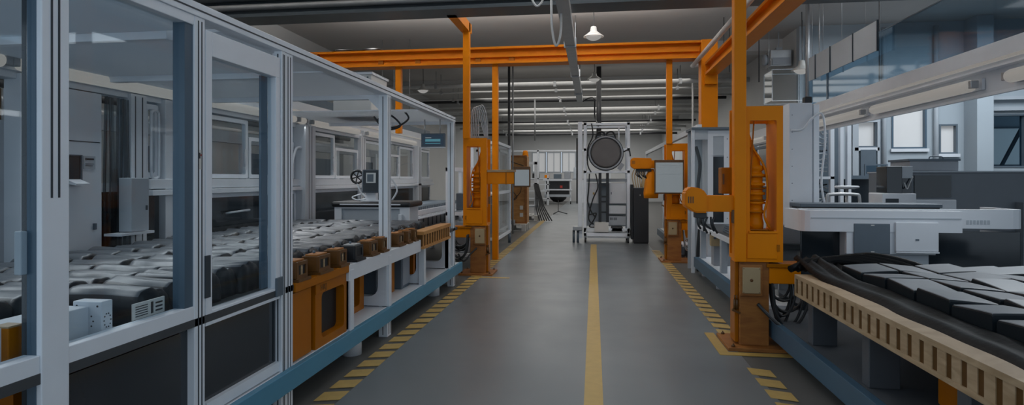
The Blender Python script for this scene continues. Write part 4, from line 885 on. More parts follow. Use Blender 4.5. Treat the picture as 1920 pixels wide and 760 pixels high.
# far workbench with dark machine
t = thing('far_rack', 'distant white shelf frame at the far end of the aisle', 'rack', (-3, 36, 0))
for x in (-4.2, -3.35, -2.75): bx('post', 'white', t, x, x + 0.10, 35.0, 35.1, 0, 3.3 if x > -3.4 and x < -3 else 1.8)
for z in (0.35, 0.8, 1.2, 1.55): bx('shelf', 'white', t, -4.2, -2.65, 35.0, 35.5, z, z + 0.06)
bx('top_bar', 'white', t, -6.5, 1.0, 35.0, 35.1, 3.2, 3.28)
for x in (-6.4, 0.9): bx('post', 'white', t, x, x + 0.1, 35.0, 35.1, 0, 3.28)
t = thing('engine_stand', 'dark engine block on a wheeled stand at the far end of the aisle', 'machine', (-2.0, 37, 0))
bx('block', 'blackm', t, -3.0, -1.5, 36.4, 37.4, 0.55, 1.45, bev=0.05); MB().lathe((-2.2, 36.8, 0.50), [(0.02, -0.42), (0.3, -0.36), (0.5, -0.18), (0.56, 0.05), (0.4, 0.1)]).build('sump', 'black', t)
bx('frame', 'white', t, -3.1, -1.3, 36.2, 36.3, 0.85, 0.93); bx('frame', 'white', t, -3.1, -1.3, 36.2, 36.3, 1.45, 1.55); bx('tag_plate', 'red', t, -2.05, -1.9, 36.18, 36.2, 1.0, 1.15); bx('frame', 'panel', t, -3.0, -1.4, 36.2, 36.3, 0.45, 0.6)
for x in (-3.0, -1.45): bx('leg', 'white', t, x, x + 0.08, 36.25, 36.33, 0.12, 1.5)
for x in (-2.96, -1.4): MB().lathe((x, 36.3, 0.10), [(0.10, -0.03), (0.10, 0.03)], 'x', 14).build('caster', 'blackm', t)
t = thing('far_bench', 'cluttered workbench under the far wall windows', 'bench', (-2.5, 38.8, 0))
bx('top', 'grey', t, -5.5, -0.6, 38.4, 39.4, 1.5, 1.58)
for x in (-5.4, -3.0, -0.75): bx('leg', 'white', t, x, x + 0.1, 38.45, 38.55, 0, 1.5)
for k, (x, w, hh, m, l) in enumerate(((-4.9, 0.5, 0.5, 'slate', 'dark box on the far bench, leftmost'), (-4.0, 0.45, 0.35, 'blackm', 'black box on the far bench with pale lid'), (-3.2, 0.3, 0.25, 'orange', 'small orange tool box on the far bench'), (-2.6, 0.5, 0.3, 'slate', 'dark low box in the middle of the far bench'), (-1.9, 0.4, 0.45, 'grey', 'grey instrument on the far bench'), (-1.3, 0.4, 0.7, 'panel', 'tall pale instrument on the right end of the far bench'))):
    t = thing('bench_box', l, 'box', (x, 38.7, 1.58)); bx('body', m, t, x, x + w, 38.5, 38.9, 1.58, 1.58 + hh, bev=0.02); bx('lid', 'panel', t, x + 0.02, x + w - 0.02, 38.52, 38.88, 1.58 + hh, 1.62 + hh)
# ------------------------------------------------------------ centre test cart
t = thing('test_cart', 'tall wheeled aluminium test rack with a big black drum in the aisle', 'test rack', (0.25, 14.6, 0))
cy0, cy1 = 14.4, 15.2
for x in (-0.24, 0.80):
    for y in (cy0, cy1): bx('post', 'alu', t, x, x + 0.07, y, y + 0.07, 0.16, 2.93, bev=0.004)
bx('post', 'alu', t, -0.38, -0.27, cy0 + 0.02, cy0 + 0.12, 0.1, 2.95, bev=0.004)
bx('cable_chain', 'black', t, -0.42, -0.38, cy0 + 0.03, cy0 + 0.11, 0.95, 2.55)
for z, y in ((2.86, cy0), (2.24, cy0), (1.70, cy0), (1.70, cy1), (2.86, cy1), (0.30, cy0), (0.22, cy1)): bx('rail', 'alu', t, -0.24, 0.87, y, y + 0.05, z, z + 0.055)
for x in (-0.24, 0.81):
    for z in (2.86, 1.70, 0.25): bx('rail', 'alu', t, x, x + 0.05, cy0, cy1, z, z + 0.05)
bx('brace', 'alu', t, 0.62, 0.65, cy1 - 0.1, cy1 - 0.06, 2.2, 2.9)
d = MB().lathe((0.29, cy0, 2.18), [(0.02, -0.02), (0.36, -0.02), (0.37, -0.05), (0.415, -0.05), (0.43, -0.02), (0.43, 0.06), (0.40, 0.07), (0.40, 0.5), (0.42, 0.52), (0.42, 0.58), (0.1, 0.6)], 'y', 48).build('drum', 'blackm', t)
MB().lathe((0.29, cy0 - 0.025, 2.18), [(0.355, 0.0), (0.355, -0.012), (0.30, -0.016), (0.02, -0.018)], 'y', 40).build('drum_face', 'drumface', d)
MB().lathe((0.29, cy0 - 0.05, 2.18), [(0.365, 0.0), (0.38, -0.012), (0.40, -0.012), (0.415, 0.0)], 'y', 48, True).build('drum_rim', 'grey', d)
for s in (-1, 1): MB().tube([(0.29 + s * 0.02, cy0 + 0.1, 2.58), (0.29 + s * 0.04, cy0 + 0.1, 2.68), (0.29 + s * 0.16, cy0 + 0.1, 2.70), (0.29 + s * 0.22, cy0 + 0.1, 2.62), (0.29 + s * 0.24, cy0 + 0.1, 2.52)], 0.022).build('handle', 'black', d)
MB().prism([(-0.02, 2.45), (0.10, 2.60), (0.48, 2.60), (0.60, 2.45)], 'y', cy0 + 0.02, cy0 + 0.4).build('drum_saddle', 'slate', t)
MB().bar((0.60, cy0 - 0.02, 1.78), (0.70, cy0 - 0.02, 1.92), 0.05, 0.10).build('drum_clamp', 'grey', d)
for x in (0.12, 0.30): bx('rack_post', 'blackm', t, x, x + 0.07, cy0 + 0.05, cy0 + 0.12, 0.50, 1.74)
for z in (1.38, 1.10, 0.98, 0.72): bx('rack_rung', 'blackm', t, 0.19, 0.30, cy0 + 0.06, cy0 + 0.11, z, z + 0.04)
bx('control_panel', 'white', t, -0.18, 0.12, cy0 + 0.2, cy0 + 0.3, 0.95, 1.45, bev=0.006); p = bx('control_panel', 'white', t, 0.38, 0.80, cy0 + 0.2, cy0 + 0.3, 0.95, 1.45, bev=0.006)
bx('lock', 'slate', p, 0.42, 0.44, cy0 + 0.19, cy0 + 0.2, 1.17, 1.23); bx('sticker', 'yellow', t, -0.02, 0.02, cy0 + 0.19, cy0 + 0.2, 1.17, 1.22)
bx('upper_tray', 'panel', t, -0.2, 0.82, cy0 + 0.2, cy1, 1.48, 1.56, bev=0.006)
bx('drive_unit', 'white', t, 0.36, 0.78, cy0 + 0.15, cy0 + 0.5, 0.70, 0.90, bev=0.006)
p = bx('drive_unit', 'panel', t, 0.36, 0.78, cy0 + 0.12, cy0 + 0.5, 0.42, 0.64, bev=0.006)
mb = MB()
for k in range(6): mb.box(0.40 + 0.03 * k, 0.415 + 0.03 * k, cy0 + 0.118, cy0 + 0.121, 0.55, 0.61)
mb.build('vent_slots', 'groove', p)
bx('back_panel', 'panel', t, -0.2, 0.82, cy1 - 0.05, cy1 - 0.02, 0.35, 1.45)
bx('pump_box', 'offwhite', t, 0.02, 0.36, cy0 - 0.02, cy0 + 0.25, 0.26, 0.50, bev=0.008); bx('motor', 'blackm', t, 0.42, 0.70, cy0, cy0 + 0.2, 0.28, 0.40, bev=0.02)
bx('base_tray', 'alu', t, -0.24, 0.87, cy0, cy1, 0.16, 0.24, bev=0.006); bx('bumper_bar', 'steel', t, -0.15, 0.8, cy0 - 0.03, cy0, 0.12, 0.16)
for pts in ([(-0.1, cy0 + 0.02, 1.68), (-0.12, cy0, 1.3), (-0.14, cy0, 1.0), (-0.05, cy0, 0.75), (0.05, cy0, 0.62)], [(0.05, cy0, 1.68), (0.10, cy0 - 0.01, 1.35), (-0.02, cy0, 1.05), (-0.12, cy0, 0.6), (0.0, cy0, 0.45)], [(-0.1, cy0, 0.68), (0.06, cy0 - 0.02, 0.72), (0.0, cy0 - 0.02, 0.55), (-0.1, cy0, 0.4), (0.02, cy0, 0.38)],
            [(-0.05, cy0 - 0.01, 2.9), (-0.02, cy0 - 0.01, 2.6), (-0.14, cy0, 2.3), (-0.14, cy0, 1.9), (-0.06, cy0, 1.72)], [(0.70, cy0, 2.2), (0.84, cy0 - 0.01, 2.25), (0.88, cy0 - 0.01, 2.1)]):
    MB().tube(pts, 0.016, 8).build('cable', 'black', t)
for x in (-0.2, 0.83):
    for y in (cy0 + 0.05, cy1 - 0.05):
        c = MB().lathe((x, y, 0.065), [(0.065, -0.02), (0.065, 0.02)], 'x', 16).build('caster', 'blackm', t); bx('caster_fork', 'steel', c, x - 0.035, x + 0.035, y - 0.03, y + 0.03, 0.11, 0.17)
bx('stop_block', 'steel', t, -0.50, -0.27, cy0 - 0.1, cy0 + 0.1, 0.30, 0.40, bev=0.01)
for x in (-0.48, -0.38): MB().cyl((x, cy0, 0.0), (x, cy0, 0.30), 0.03, 10).build('stop_foot', 'slate', t)
t = thing('black_cabinet', 'black steel cabinet standing right of the test rack', 'cabinet', (1.15, 14.5, 0))
bx('body', 'blackm', t, 0.95, 1.30, 14.3, 14.9, 0.03, 1.34, bev=0.008); bx('side_box', 'blackm', t, 0.89, 0.95, 14.35, 14.9, 0.1, 1.42, bev=0.006); bx('badge', 'offwhite', t, 1.25, 1.29, 14.295, 14.301, 1.28, 1.31); bx('lock', 'steel', t, 1.09, 1.11, 14.29, 14.3, 1.15, 1.18); bx('plinth', 'black', t, 0.96, 1.29, 14.32, 14.88, 0.0, 0.03)
b = MB()
for k in range(5): b.tube([(0.98 + 0.05 * k, 14.5, 1.345), (0.93 + 0.06 * k, 14.5, 1.65), (1.05 + 0.04 * k, 14.5, 1.85 + 0.02 * k), (1.2, 14.52, 1.7), (1.22 - 0.02 * k, 14.52, 1.345)], 0.014, 6)
b = b.build('cable_coil', 'tan'); tag(b, 'coil of tan cables standing on top of the black cabinet', 'cables')
# ------------------------------------------------------------ right side between and beyond the columns
t = thing('workstation_bed', 'dark bench bed with grey legs between the two right columns', 'machine bed', (2.2, 8.5, 0))
bx('deck', 'deck', t, 1.72, 2.22, 6.9, 9.9, 0.76, 0.82); bx('front_edge', 'white', t, 1.68, 1.73, 6.3, 9.9, 0.74, 0.80)
for y in (6.6, 8.2, 9.7): bx('leg', 'panel', t, 1.70, 1.78, y, y + 0.1, 0.28, 0.74, bev=0.004)
bx('leg', 'grey', t, 1.74, 1.98, 8.9, 9.1, 0.28, 0.76, bev=0.006)
bx('lower_deck', 'white', t, 1.70, 1.98, 6.2, 9.9, 0.24, 0.28); bx('base_rail', 'dblue', t, 1.62, 1.70, 6.2, 9.9, 0.12, 0.28, bev=0.004)
for y in (6.7, 8.6, 9.7): MB().cyl((1.78, y, 0), (1.78, y, 0.24), 0.07, 14).build('foot', 'white', t)
t = thing('switch_box', 'beige two-button switch box on the bench leg left of the nearest right column', 'switch', (1.8, 8.8, 0.6)); bx('body', 'tan', t, 1.68, 1.86, 8.78, 8.9, 0.58, 0.78, bev=0.006); mb = MB()
for x in (1.73, 1.80): mb.cyl((x, 8.765, 0.70), (x, 8.78, 0.70), 0.018, 10)
mb.build('buttons', 'slate', t)
t = thing('power_unit', 'tall white electrical unit with slots under the bench behind the nearest right column', 'electrical unit', (1.85, 7.0, 0.28))
bx('body', 'white', t, 1.72, 2.1, 6.95, 7.4, 0.82, 1.30, bev=0.008); bx('lower_body', 'white', t, 1.715, 2.1, 7.1, 7.5, 0.28, 0.74, bev=0.008); p = bx('meter', 'panel', t, 1.66, 1.72, 7.05, 7.25, 0.72, 1.08, bev=0.006); bx('meter_window', 'slate', p, 1.655, 1.66, 7.1, 7.2, 0.85, 0.95)
b = thing('cell_stack', 'stack of flat black cells lying on the right bench', 'battery cell', (1.9, 8.3, 0.82))
for k in range(4): bx('cell', 'slate', b, 1.78 + 0.01 * k, 2.1 + 0.01 * k, 7.7 + 0.02 * k, 8.5, 0.82 + 0.025 * k, 0.842 + 0.025 * k, bev=0.005)
t = thing('control_enclosure', 'tall white control enclosure with dark glass door behind the farther right column', 'enclosure', (1.9, 10.8, 0.8))
bx('body', 'white', t, 1.86, 2.20, 10.03, 10.55, 0.0, 2.36, bev=0.008)
bx('cap', 'slate', t, 1.60, 2.24, 9.96, 10.6, 2.36, 2.40)
p = MB().rframe(1.86, 2.20, 0.75, 2.34, 0.085, 'y', 10.0, 10.03).build('door', 'white', t); bx('pane', 'darkglass', p, 1.94, 2.12, 10.012, 10.022, 0.83, 1.92); bx('upper_panel', 'panel', p, 1.94, 2.12, 10.012, 10.022, 1.94, 2.26)
for x, z in ((2.16, 2.2), (2.16, 1.9), (2.16, 1.1), (2.16, 0.9)): bx('door_stud', 'slate', p, x, x + 0.015, 9.995, 10.0, z, z + 0.015)
bx('side_post', 'white', t, 1.60, 1.65, 9.98, 10.04, 0.0, 2.36, bev=0.004)
bx('glass_pane', 'glass2', t, 1.65, 1.86, 10.0, 10.005, 0.82, 2.30); bx('top_panel', 'panel', t, 1.65, 1.86, 9.99, 10.03, 2.2, 2.36); bx('back_panel', 'panel', t, 1.62, 1.86, 10.5, 10.53, 0.0, 2.36)
b = MB().tube([(1.72, 10.3, 2.1), (1.78, 10.25, 1.8), (1.74, 10.2, 1.4), (1.80, 10.2, 1.1), (1.74, 10.2, 0.4), (1.74, 10.2, 0.0)], 0.03).build('hose', 'blackm'); tag(b, 'black flexible hose hanging inside the open white control enclosure', 'hose')
for k, y in enumerate((12.3, 13.0, 13.8)):
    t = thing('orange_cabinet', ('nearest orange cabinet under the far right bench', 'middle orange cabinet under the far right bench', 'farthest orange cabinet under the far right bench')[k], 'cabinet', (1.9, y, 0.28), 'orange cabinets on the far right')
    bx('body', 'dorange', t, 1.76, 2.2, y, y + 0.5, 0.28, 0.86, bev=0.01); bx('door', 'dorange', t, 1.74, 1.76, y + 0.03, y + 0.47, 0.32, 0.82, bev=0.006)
t = thing('far_bench', 'long brown bench top running behind the black cabinet on the right', 'bench', (2.0, 13.5, 0.86)); bx('top', 'brown', t, 1.72, 2.6, 12.0, 15.4, 0.862, 0.90)
bx('lower_deck', 'white', t, 1.70, 2.4, 11.7, 15.5, 0.24, 0.28); bx('base_rail', 'dblue', t, 1.62, 1.70, 11.7, 15.5, 0.12, 0.28, bev=0.004)
for y in (12.4, 14.6): MB().cyl((1.78, y, 0), (1.78, y, 0.24), 0.07, 14).build('foot', 'white', t)
bx('leg', 'grey', t, 2.3, 2.4, 15.2, 15.3, 0.28, 0.862); bx('leg', 'grey', t, 2.3, 2.4, 12.1, 12.2, 0.28, 0.862)
# white cable column right of the nearest station
t = thing('cable_column', 'tall white cabinet column with cables right of the nearest orange column', 'cabinet', (2.4, 7.3, 0.0))
bx('body', 'white', t, 2.27, 2.52, 7.25, 7.7, 0.0, 2.44, bev=0.006); bx('post', 'alu', t, 2.54, 2.60, 7.25, 7.33, 0, 2.42, bev=0.004)
mb = MB()
for k in range(10): mb.cyl((2.30, 7.249, 0.5 + 0.2 * k), (2.30, 7.246, 0.5 + 0.2 * k), 0.006, 6)
mb.build('screws', 'slate', t)
MB().tube([(2.28, 7.22, 2.12), (2.4, 7.2, 2.13), (2.5, 7.2, 2.25), (2.62, 7.22, 2.3), (2.66, 7.24, 2.0), (2.62, 7.24, 1.5), (2.68, 7.24, 1.1), (2.64, 7.24, 0.8)], 0.012).build('cable', 'white', t)
bx('fitting', 'black', t, 2.46, 2.54, 7.3, 7.4, 2.44, 2.52, bev=0.01)
# ------------------------------------------------------------ RIGHT bed
t = thing('machine_bed', 'right-hand machine bed with ribbed laminate edge in the foreground', 'machine bed', (2.8, 3, 0))
bx('deck', 'deck', t, 1.70, 4.3, 0.8, 5.05, 0.66, 0.70)
mb = MB().box(1.60, 1.80, 0.8, 4.97, 0.755, 0.785).box(1.60, 1.78, 0.8, 4.97, 0.615, 0.64).build('edge_beam', 'pale', t)
bx('edge_core', 'rib_gap', t, 1.609, 1.76, 0.8, 4.96, 0.64, 0.755)
mb = MB(); k = 0; y = 0.82
while y < 4.94: mb.box(1.604, 1.610, y, y + 0.068, 0.64, 0.755); y += 0.112
mb.build('ribs', 'pale', t)
bx('end_cap', 'pale', t, 1.60, 1.80, 4.965, 4.985, 0.615, 0.785)
for y in (4.82, 3.88, 2.9, 1.9): bx('leg', 'bedgrey', t, 1.68, 1.86, y, y + 0.10, 0.26, 0.66, bev=0.005)
for y in (4.4, 1.9): bx('leg', 'slate', t, 4.0, 4.15, y, y + 0.12, 0.0, 0.66)
bx('lower_deck', 'bedgrey', t, 1.66, 2.6, 0.8, 6.1, 0.22, 0.26); bx('base_rail', 'dblue', t, 1.60, 1.66, 0.8, 6.1, 0.10, 0.26, bev=0.004)
for y in (1.6, 3.2, 4.7): MB().cyl((1.78, y, 0), (1.78, y, 0.22), 0.07, 16).build('foot', 'grey', t)
bx('light_block_panel', 'blackm', t, 2.4, 2.43, 0.8, 5.0, 0.26, 0.66)  # added black panel, keeps light out from under this bed
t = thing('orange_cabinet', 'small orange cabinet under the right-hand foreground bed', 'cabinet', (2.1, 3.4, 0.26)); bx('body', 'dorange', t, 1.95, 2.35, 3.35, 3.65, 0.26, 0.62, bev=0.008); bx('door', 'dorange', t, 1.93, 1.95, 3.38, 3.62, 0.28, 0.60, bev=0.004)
# liner sheet
b = MB(); V = []
nx, ny = 14, 70
for i in range(nx + 1):
    row = []
    for j in range(ny + 1):
        u = i / nx; y = 0.8 + 4.55 * j / ny; x = 1.70 + 0.36 * u
        z = 0.79 + 0.03 * math.sin(u * PI) * (0.8 + 0.2 * math.sin(y * 1.7)) - 0.05 * u ** 3 + 0.011 * math.sin(u * 15 + 1.6 * math.sin(y * 1.3)) + 0.003 * math.sin(y * 11 + u * 9)
        if y > 4.6: z += (y - 4.6) * 0.09 * (1 + 0.4 * math.sin(u * 30))
        row.append(b.b.verts.new((x + 0.01 * math.sin(y * 5), y, z)))
    V.append(row)
for i in range(nx):
    for j in range(ny):
        f = b.b.faces.new((V[i][j], V[i + 1][j], V[i + 1][j + 1], V[i][j + 1])); f.smooth = True
ex = bmesh.ops.extrude_face_region(b.b, geom=list(b.b.faces)); bmesh.ops.translate(b.b, verts=[v for v in ex['geom'] if isinstance(v, bmesh.types.BMVert)], vec=(0, 0, -0.012))
b = b.build('liner_sheet', 'sheet'); tag(b, 'rumpled black liner sheet along the edge of the right-hand bed', 'sheet')
b = MB()
for k in range(6): b.tube([(1.62 + 0.06 * k, 5.15 + 0.02 * k, 0.80), (1.85 + 0.08 * k, 5.25, 0.86 + 0.01 * k), (2.2 + 0.08 * k, 5.22 - 0.02 * k, 0.84), (2.5, 5.2 - 0.03 * k, 0.76)], 0.03, 8)
b = b.build('folded_liner', 'sheet'); tag(b, 'folded bunch of black liner at the far end of the right-hand bed', 'sheet')
packs2 = [bagmesh(s + 50, 0.258, 0.338, 0.17, 0.0012, False) for s in range(6)]
for m_ in packs2: m_.materials.append(M['bagslate']); m_.materials.append(M['celltop_sheen'])
for iy in range(10):
    for ix in range(8):
        o = bpy.data.objects.new('wrapped_cell', packs2[R.randrange(6)]); C.objects.link(o)
        o.location = (2.09 + 0.278 * ix + R.uniform(-0.004, 0.004), 1.58 + 0.36 * iy + (0.10 if ix % 2 else 0.0) * 0 + 0.03 * (ix % 3), 0.70 + R.uniform(0, 0.004)); o.rotation_euler = (0, 0, R.choice((0, PI)) + R.uniform(-0.012, 0.012))
        tag(o, 'flat slate-grey wrapped cell lying in tight rows on the right-hand bed', 'battery cell', 'wrapped cells on the right bed')
# counter with curved bumper
t = thing('machine_counter', 'dark machine counter with curved white bumper band at the end of the right bed', 'counter', (3.0, 6.2, 0))
bx('body', 'darkglass', t, 2.02, 3.98, 6.12, 6.8, 0.0, 1.05, bev=0.01)
pr = [(1.97, 6.45)] + [(2.05 - 0.08 * math.cos(a), 6.03 - 0.08 * math.sin(a)) for a in (0, 0.5, 1.0, PI / 2)] + [(3.38, 5.95), (3.38, 6.03), (2.06, 6.03), (2.05, 6.45)]
MB().prism(pr, 'z', 1.05, 1.25).build('bumper_band', 'white', t)
pr = [(2.0, 6.10), (3.85, 6.10)] + [(3.90 + 0.12 * math.sin(a), 6.22 - 0.12 * math.cos(a)) for a in (0, 0.5, 1.0, PI / 2)] + [(4.02, 6.7), (3.97, 6.7), (3.97, 6.24), (3.88, 6.16), (2.0, 6.16)]
MB().prism(pr, 'z', 1.08, 1.26).build('bumper_band', 'white', t)
mb = MB(); mb.box(2.06, 3.37, 5.944, 5.952, 1.175, 1.185); mb.build('band_groove', 'panel', t)
n = MB()
for k in range(7): n.box(3.50 + 0.03 * k, 3.52 + 0.03 * k, 6.097, 6.101, 1.12, 1.16)
n.build('band_print', 'panel', t)
bx('backing_plate', 'panel', t, 2.38, 3.12, 6.0, 6.12, 0.68, 1.06, bev=0.004)
bx('door_frame', 'white', t, 2.38, 3.16, 5.96, 6.0, 0.84, 1.165, bev=0.004)
bx('door', 'slate', t, 2.44, 2.76, 5.945, 5.96, 0.845, 1.13, bev=0.006)
p = bx('hatch', 'white', t, 2.80, 3.17, 5.93, 5.96, 0.875, 1.145, bev=0.006); bx('keyhole', 'slate', p, 2.97, 3.0, 5.926, 5.93, 0.975, 0.99); bx('hatch_ledge', 'white', t, 2.80, 3.17, 5.92, 5.97, 0.86, 0.873)
mb = MB()
for z in (0.86, 1.11): mb.box(2.59, 2.62, 5.942, 5.946, z, z + 0.008)
mb.build('door_clips', 'offwhite', t)
t = thing('side_table', 'dark low table top standing behind the white bumper band', 'table', (2.8, 7, 0))
bx('top', 'slate', t, 2.26, 3.70, 6.85, 7.22, 1.24, 1.28, bev=0.006); MB().box(2.28, 3.68, 6.87, 7.20, 1.12, 1.24).build('apron', 'deck', t)
for x in (2.62, 3.6):
    for y in (6.9, 7.12): bx('leg', 'slate', t, x, x + 0.06, y, y + 0.06, 0, 1.12)
# ------------------------------------------------------------ right partition: header, lights, glass, posts
XP = 4.0
pt = thing('glass_partition', 'right partition frame with smoked glass above a white light header', 'partition', (XP, 8, 0))
bx('header', 'white', pt, XP + 0.025, XP + 0.12, 2.6, 11.9, 2.42, 2.94, bev=0.004)
bx('header_ledge', 'alu', pt, XP - 0.08, XP + 0.025, 2.6, 11.85, 2.655, 2.675)
bx('strip_light', 'strip', pt, XP - 0.01, XP + 0.025, 2.6, 11.8, 2.735, 2.765)
bx('header_lip', 'alu', pt, XP - 0.02, XP + 0.025, 2.6, 11.85, 2.40, 2.43)
bx('post', 'white', pt, XP - 0.06, XP + 0.10, 11.75, 11.95, 0, 3.0, bev=0.005); bx('post', 'alu', pt, XP + 0.14, XP + 0.22, 11.78, 11.9, 0, 2.42, bev=0.004)
bx('glass_pane', 'glassd', pt, XP + 0.05, XP + 0.056, 2.6, 11.8, 2.94, 3.65)
bx('top_edge', 'slate', pt, XP + 0.045, XP + 0.06, 2.6, 11.8, 3.645, 3.66)
for y in (5.0, 11.3): MB().cyl((XP + 0.053, y, 3.65), (XP + 0.053, y, 5.0), 0.01, 6).build('hanger_rod', 'steel', pt)
for y in (10.9,): bx('mullion', 'slate', pt, XP + 0.04, XP + 0.07, y, y + 0.04, 2.94, 3.65)
for y0, y1, lb_ in ((4.0, 6.2, 'glowing tube light at the right picture edge under the partition header'), (6.75, 8.95, 'middle glowing tube light under the right partition header'), (9.3, 11.3, 'farthest glowing tube light under the right partition header')):
    tubelight(XP - 0.075, y0, y1, 2.53, 0.065, -1, lb_)
for k, (y0, y1) in enumerate(((8.87, 9.62), (9.66, 10.48), (10.54, 11.15), (11.2, 11.5))):
    t = thing('hanging_sheet', ('largest and nearest white sheet board hanging above the right header', 'second white sheet board from the right above the header', 'third white sheet board from the right above the header', 'narrow farthest white sheet board next to the corner pole')[k], 'board', (3.95, (y0 + y1) / 2, 3.36), 'white boards hanging above the right partition')
    bx('board', 'panel', t, 3.94, 3.955, y0, y1, 3.36, 3.78); bx('edge_strip', 'groove', t, 3.935, 3.96, y0 - 0.015, y0, 3.35, 3.79)
    MB().cyl((3.95, (y0 + y1) / 2, 3.78), (3.95, (y0 + y1) / 2, 5.0), 0.004, 6).build('hanger_wire', 'steel', t)
# partition side frame with glazing beyond the post (rack seen through)
rk = thing('storage_rack', 'glazed rack of tangled cables just right of the partition post', 'rack', (4.5, 12.4, 0))
for x in (4.22, 4.62): bx('post', 'white', rk, x, x + 0.07, 12.3, 12.4, 0, 2.6)
bx('post', 'white', rk, 4.80, 4.86, 12.3, 12.4, 0, 2.6)
bx('post', 'white', rk, 4.93, 5.0, 12.3, 12.4, 0, 2.6)
bx('shelf', 'white', rk, 4.22, 4.69, 12.3, 12.9, 1.55, 1.6); bx('back_panel', 'slate', rk, 4.22, 5.0, 12.9, 12.93, 0, 2.6); bx('shelf', 'white', rk, 4.22, 4.69, 12.3, 12.9, 0.6, 0.65)
for k in range(22):
    z = 0.68 + 0.085 * k
    if 1.5 < z < 1.63: continue
    MB().tube([(4.3, 12.45, z), (4.38, 12.5, z + R.uniform(-0.04, 0.04)), (4.46, 12.42, z + R.uniform(-0.04, 0.04)), (4.54, 12.5, z + R.uniform(-0.04, 0.04)), (4.61, 12.45, z)], 0.014, 6).build('cable', R.choice(('steel', 'white', 'black', 'panel')), rk)
# furniture of the side room
t = thing('bar_stool', 'round white bar stool beside the dark booth in the side room', 'stool', (3.75, 9.1, 0))
MB().lathe((3.72, 9.3, 0), [(0.02, 1.40), (0.10, 1.40), (0.16, 1.42), (0.165, 1.44), (0.15, 1.45), (0.02, 1.455)]).build('seat', 'white', t); MB().cyl((3.72, 9.3, 0.05), (3.72, 9.3, 1.41), 0.022, 10).build('stem', 'steel', t); MB().lathe((3.72, 9.3, 0), [(0.18, 0), (0.18, 0.02), (0.04, 0.06), (0.03, 0.08)]).build('foot', 'steel', t)
t = thing('chair', 'chair with curved chrome back rail in the side room', 'chair', (3.3, 8.4, 0))
MB().tube([(3.15, 8.5, 0.9), (3.15, 8.5, 1.28), (3.2, 8.5, 1.34), (3.5, 8.5, 1.34), (3.56, 8.5, 1.28), (3.56, 8.5, 0.9)], 0.022).build('back_rail', 'steel', t); bx('seat', 'slate', t, 3.12, 3.6, 8.1, 8.52, 0.86, 0.91, bev=0.02)
for x in (3.15, 3.56):
    for y in (8.15, 8.48): MB().cyl((x, y, 0), (x, y, 0.87), 0.018, 8).build('leg', 'steel', t)
t = thing('side_terminal', 'small white upright terminal box left of the chrome chair rail', 'terminal', (3.1, 8.9, 0)); bx('body', 'white', t, 3.35, 3.55, 9.9, 10.1, 0, 1.62, bev=0.008); bx('vent', 'panel', t, 3.38, 3.5, 9.895, 9.9, 1.2, 1.5)
t = thing('dark_booth', 'dark booth counter with glass screen behind the bar stool', 'booth', (5.2, 13, 0))
bx('body', 'darkglass', t, 5.03, 5.75, 12.6, 13.2, 0, 1.55, bev=0.01); bx('ledge', 'slate', t, 5.03, 5.8, 12.5, 12.6, 1.55, 1.62); MB().rframe(5.35, 5.78, 1.62, 1.85, 0.03, 'y', 12.55, 12.58).build('screen_frame', 'slate', t); bx('pane', 'glassd', t, 5.37, 5.76, 12.56, 12.565, 1.64, 1.83)
t = thing('lab_instrument', 'white based lab instrument with glass chamber in the side room', 'instrument', (4.0, 8.7, 0))
bx('base', 'white', t, 3.80, 4.22, 8.4, 8.8, 1.20, 1.36, bev=0.01); bx('base_slot', 'groove', t, 3.84, 4.0, 8.395, 8.4, 1.23, 1.29); bx('chamber', 'darkglass', t, 3.88, 4.07, 8.45, 8.75, 1.36, 1.72, bev=0.006); bx('control_head', 'panel', t, 4.07, 4.21, 8.47, 8.75, 1.56, 1.72, bev=0.006); bx('control_body', 'darkglass', t, 4.07, 4.21, 8.5, 8.75, 1.36, 1.56); MB().tube([(4.10, 8.46, 1.5), (4.13, 8.45, 1.42), (4.17, 8.46, 1.5), (4.21, 8.47, 1.58)], 0.008).build('hose', 'steel', t)
bx('stand', 'grey', t, 3.82, 4.20, 8.42, 8.78, 0, 1.20)
mc = thing('machine_cabinet', 'large grey machine cabinet with glass window at the right side', 'machine', (5.2, 9, 0))
bx('body', 'machinegrey', mc, 4.32, 6.6, 8.75, 10.0, 0, 1.64, bev=0.012); bx('rim', 'panel', mc, 4.31, 6.61, 8.73, 10.02, 1.64, 1.66)
bx('window', 'darkglass', mc, 4.36, 4.82, 8.73, 8.75, 1.30, 1.60); bx('window_sill', 'white', mc, 4.32, 4.86, 8.68, 8.75, 1.13, 1.27, bev=0.01); bx('step', 'machinegrey', mc, 5.62, 6.6, 8.6, 8.75, 0, 1.24)
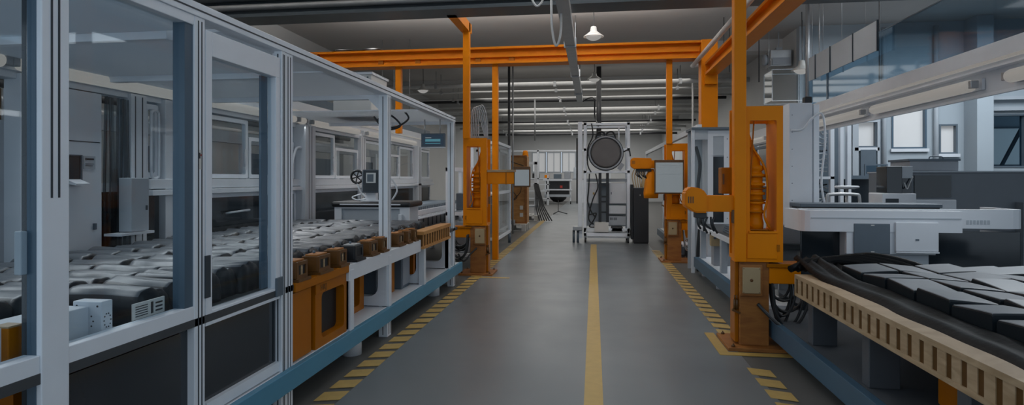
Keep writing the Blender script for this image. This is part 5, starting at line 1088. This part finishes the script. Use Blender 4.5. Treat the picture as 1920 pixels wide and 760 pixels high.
t = thing('tool_case', 'grey flat case lying on top of the large machine cabinet', 'case', (4.6, 9, 1.66)); bx('body', 'grey', t, 4.36, 4.98, 8.85, 9.4, 1.66, 1.80, bev=0.008); bx('lid', 'slate', t, 4.34, 5.0, 8.84, 9.42, 1.80, 1.83); MB().tube([(4.6, 8.84, 1.83), (4.62, 8.84, 1.86), (4.75, 8.84, 1.86), (4.78, 8.84, 1.83)], 0.008).build('handle', 'slate', t)
t = thing('wall_switch', 'small white wall switch with red mark in the side room', 'switch', (6.9, 13.9, 1.3)); bx('plate', 'white', t, 6.86, 6.95, 13.97, 14.0, 1.42, 1.62); bx('button', 'red', t, 6.89, 6.92, 13.96, 13.97, 1.5, 1.54)
t = thing('wall_box', 'grey wall cabinet box under the switch in the side room', 'cabinet', (6.8, 13.9, 0.7)); bx('body', 'bwall', t, 6.75, 7.1, 13.85, 14.0, 0.6, 1.3, bev=0.006); bx('knob', 'white', t, 7.0, 7.03, 13.83, 13.85, 1.05, 1.08)
# right rear window line beyond the partition, seen through the orange frame
rr = thing('window_line', 'white framed window line with header beyond the right stations', 'partition', (3.6, 15, 0))
bx('header', 'white', rr, 3.55, 3.67, 12.2, 22, 2.3, 2.62); bx('mid_rail', 'white', rr, 3.53, 3.67, 12.2, 22, 1.4, 1.5)
for k in range(7):
    y = 12.3 + 1.55 * k; bx('post', 'white', rr, 3.53, 3.68, y, y + 0.22, 0, 2.3, bev=0.004)
    bx('lower_panel', 'darkglass', rr, 3.6, 3.62, y + 0.22, y + 1.55, 0, 1.4); MB().rframe(y + 0.3, y + 1.45, 1.5, 2.25, 0.05, 'x', 3.56, 3.62).build('sash', 'alublue', rr)
tubelight(3.48, 12.6, 15.2, 2.38, 0.06, -1, 'glowing tube light seen through the nearest orange frame')
tb = thing('top_frame', 'slim white overhead frame rail running to the far right machines', 'frame rail', (1.9, 14, 2.4))
MB().bar((1.84, 10.65, 2.46), (1.84, 21, 2.46), 0.08, 0.10).build('rail', 'white', tb)
for y in (15.8, 20.9): bx('post', 'white', tb, 1.80, 1.88, y, y + 0.08, 0, 2.42)
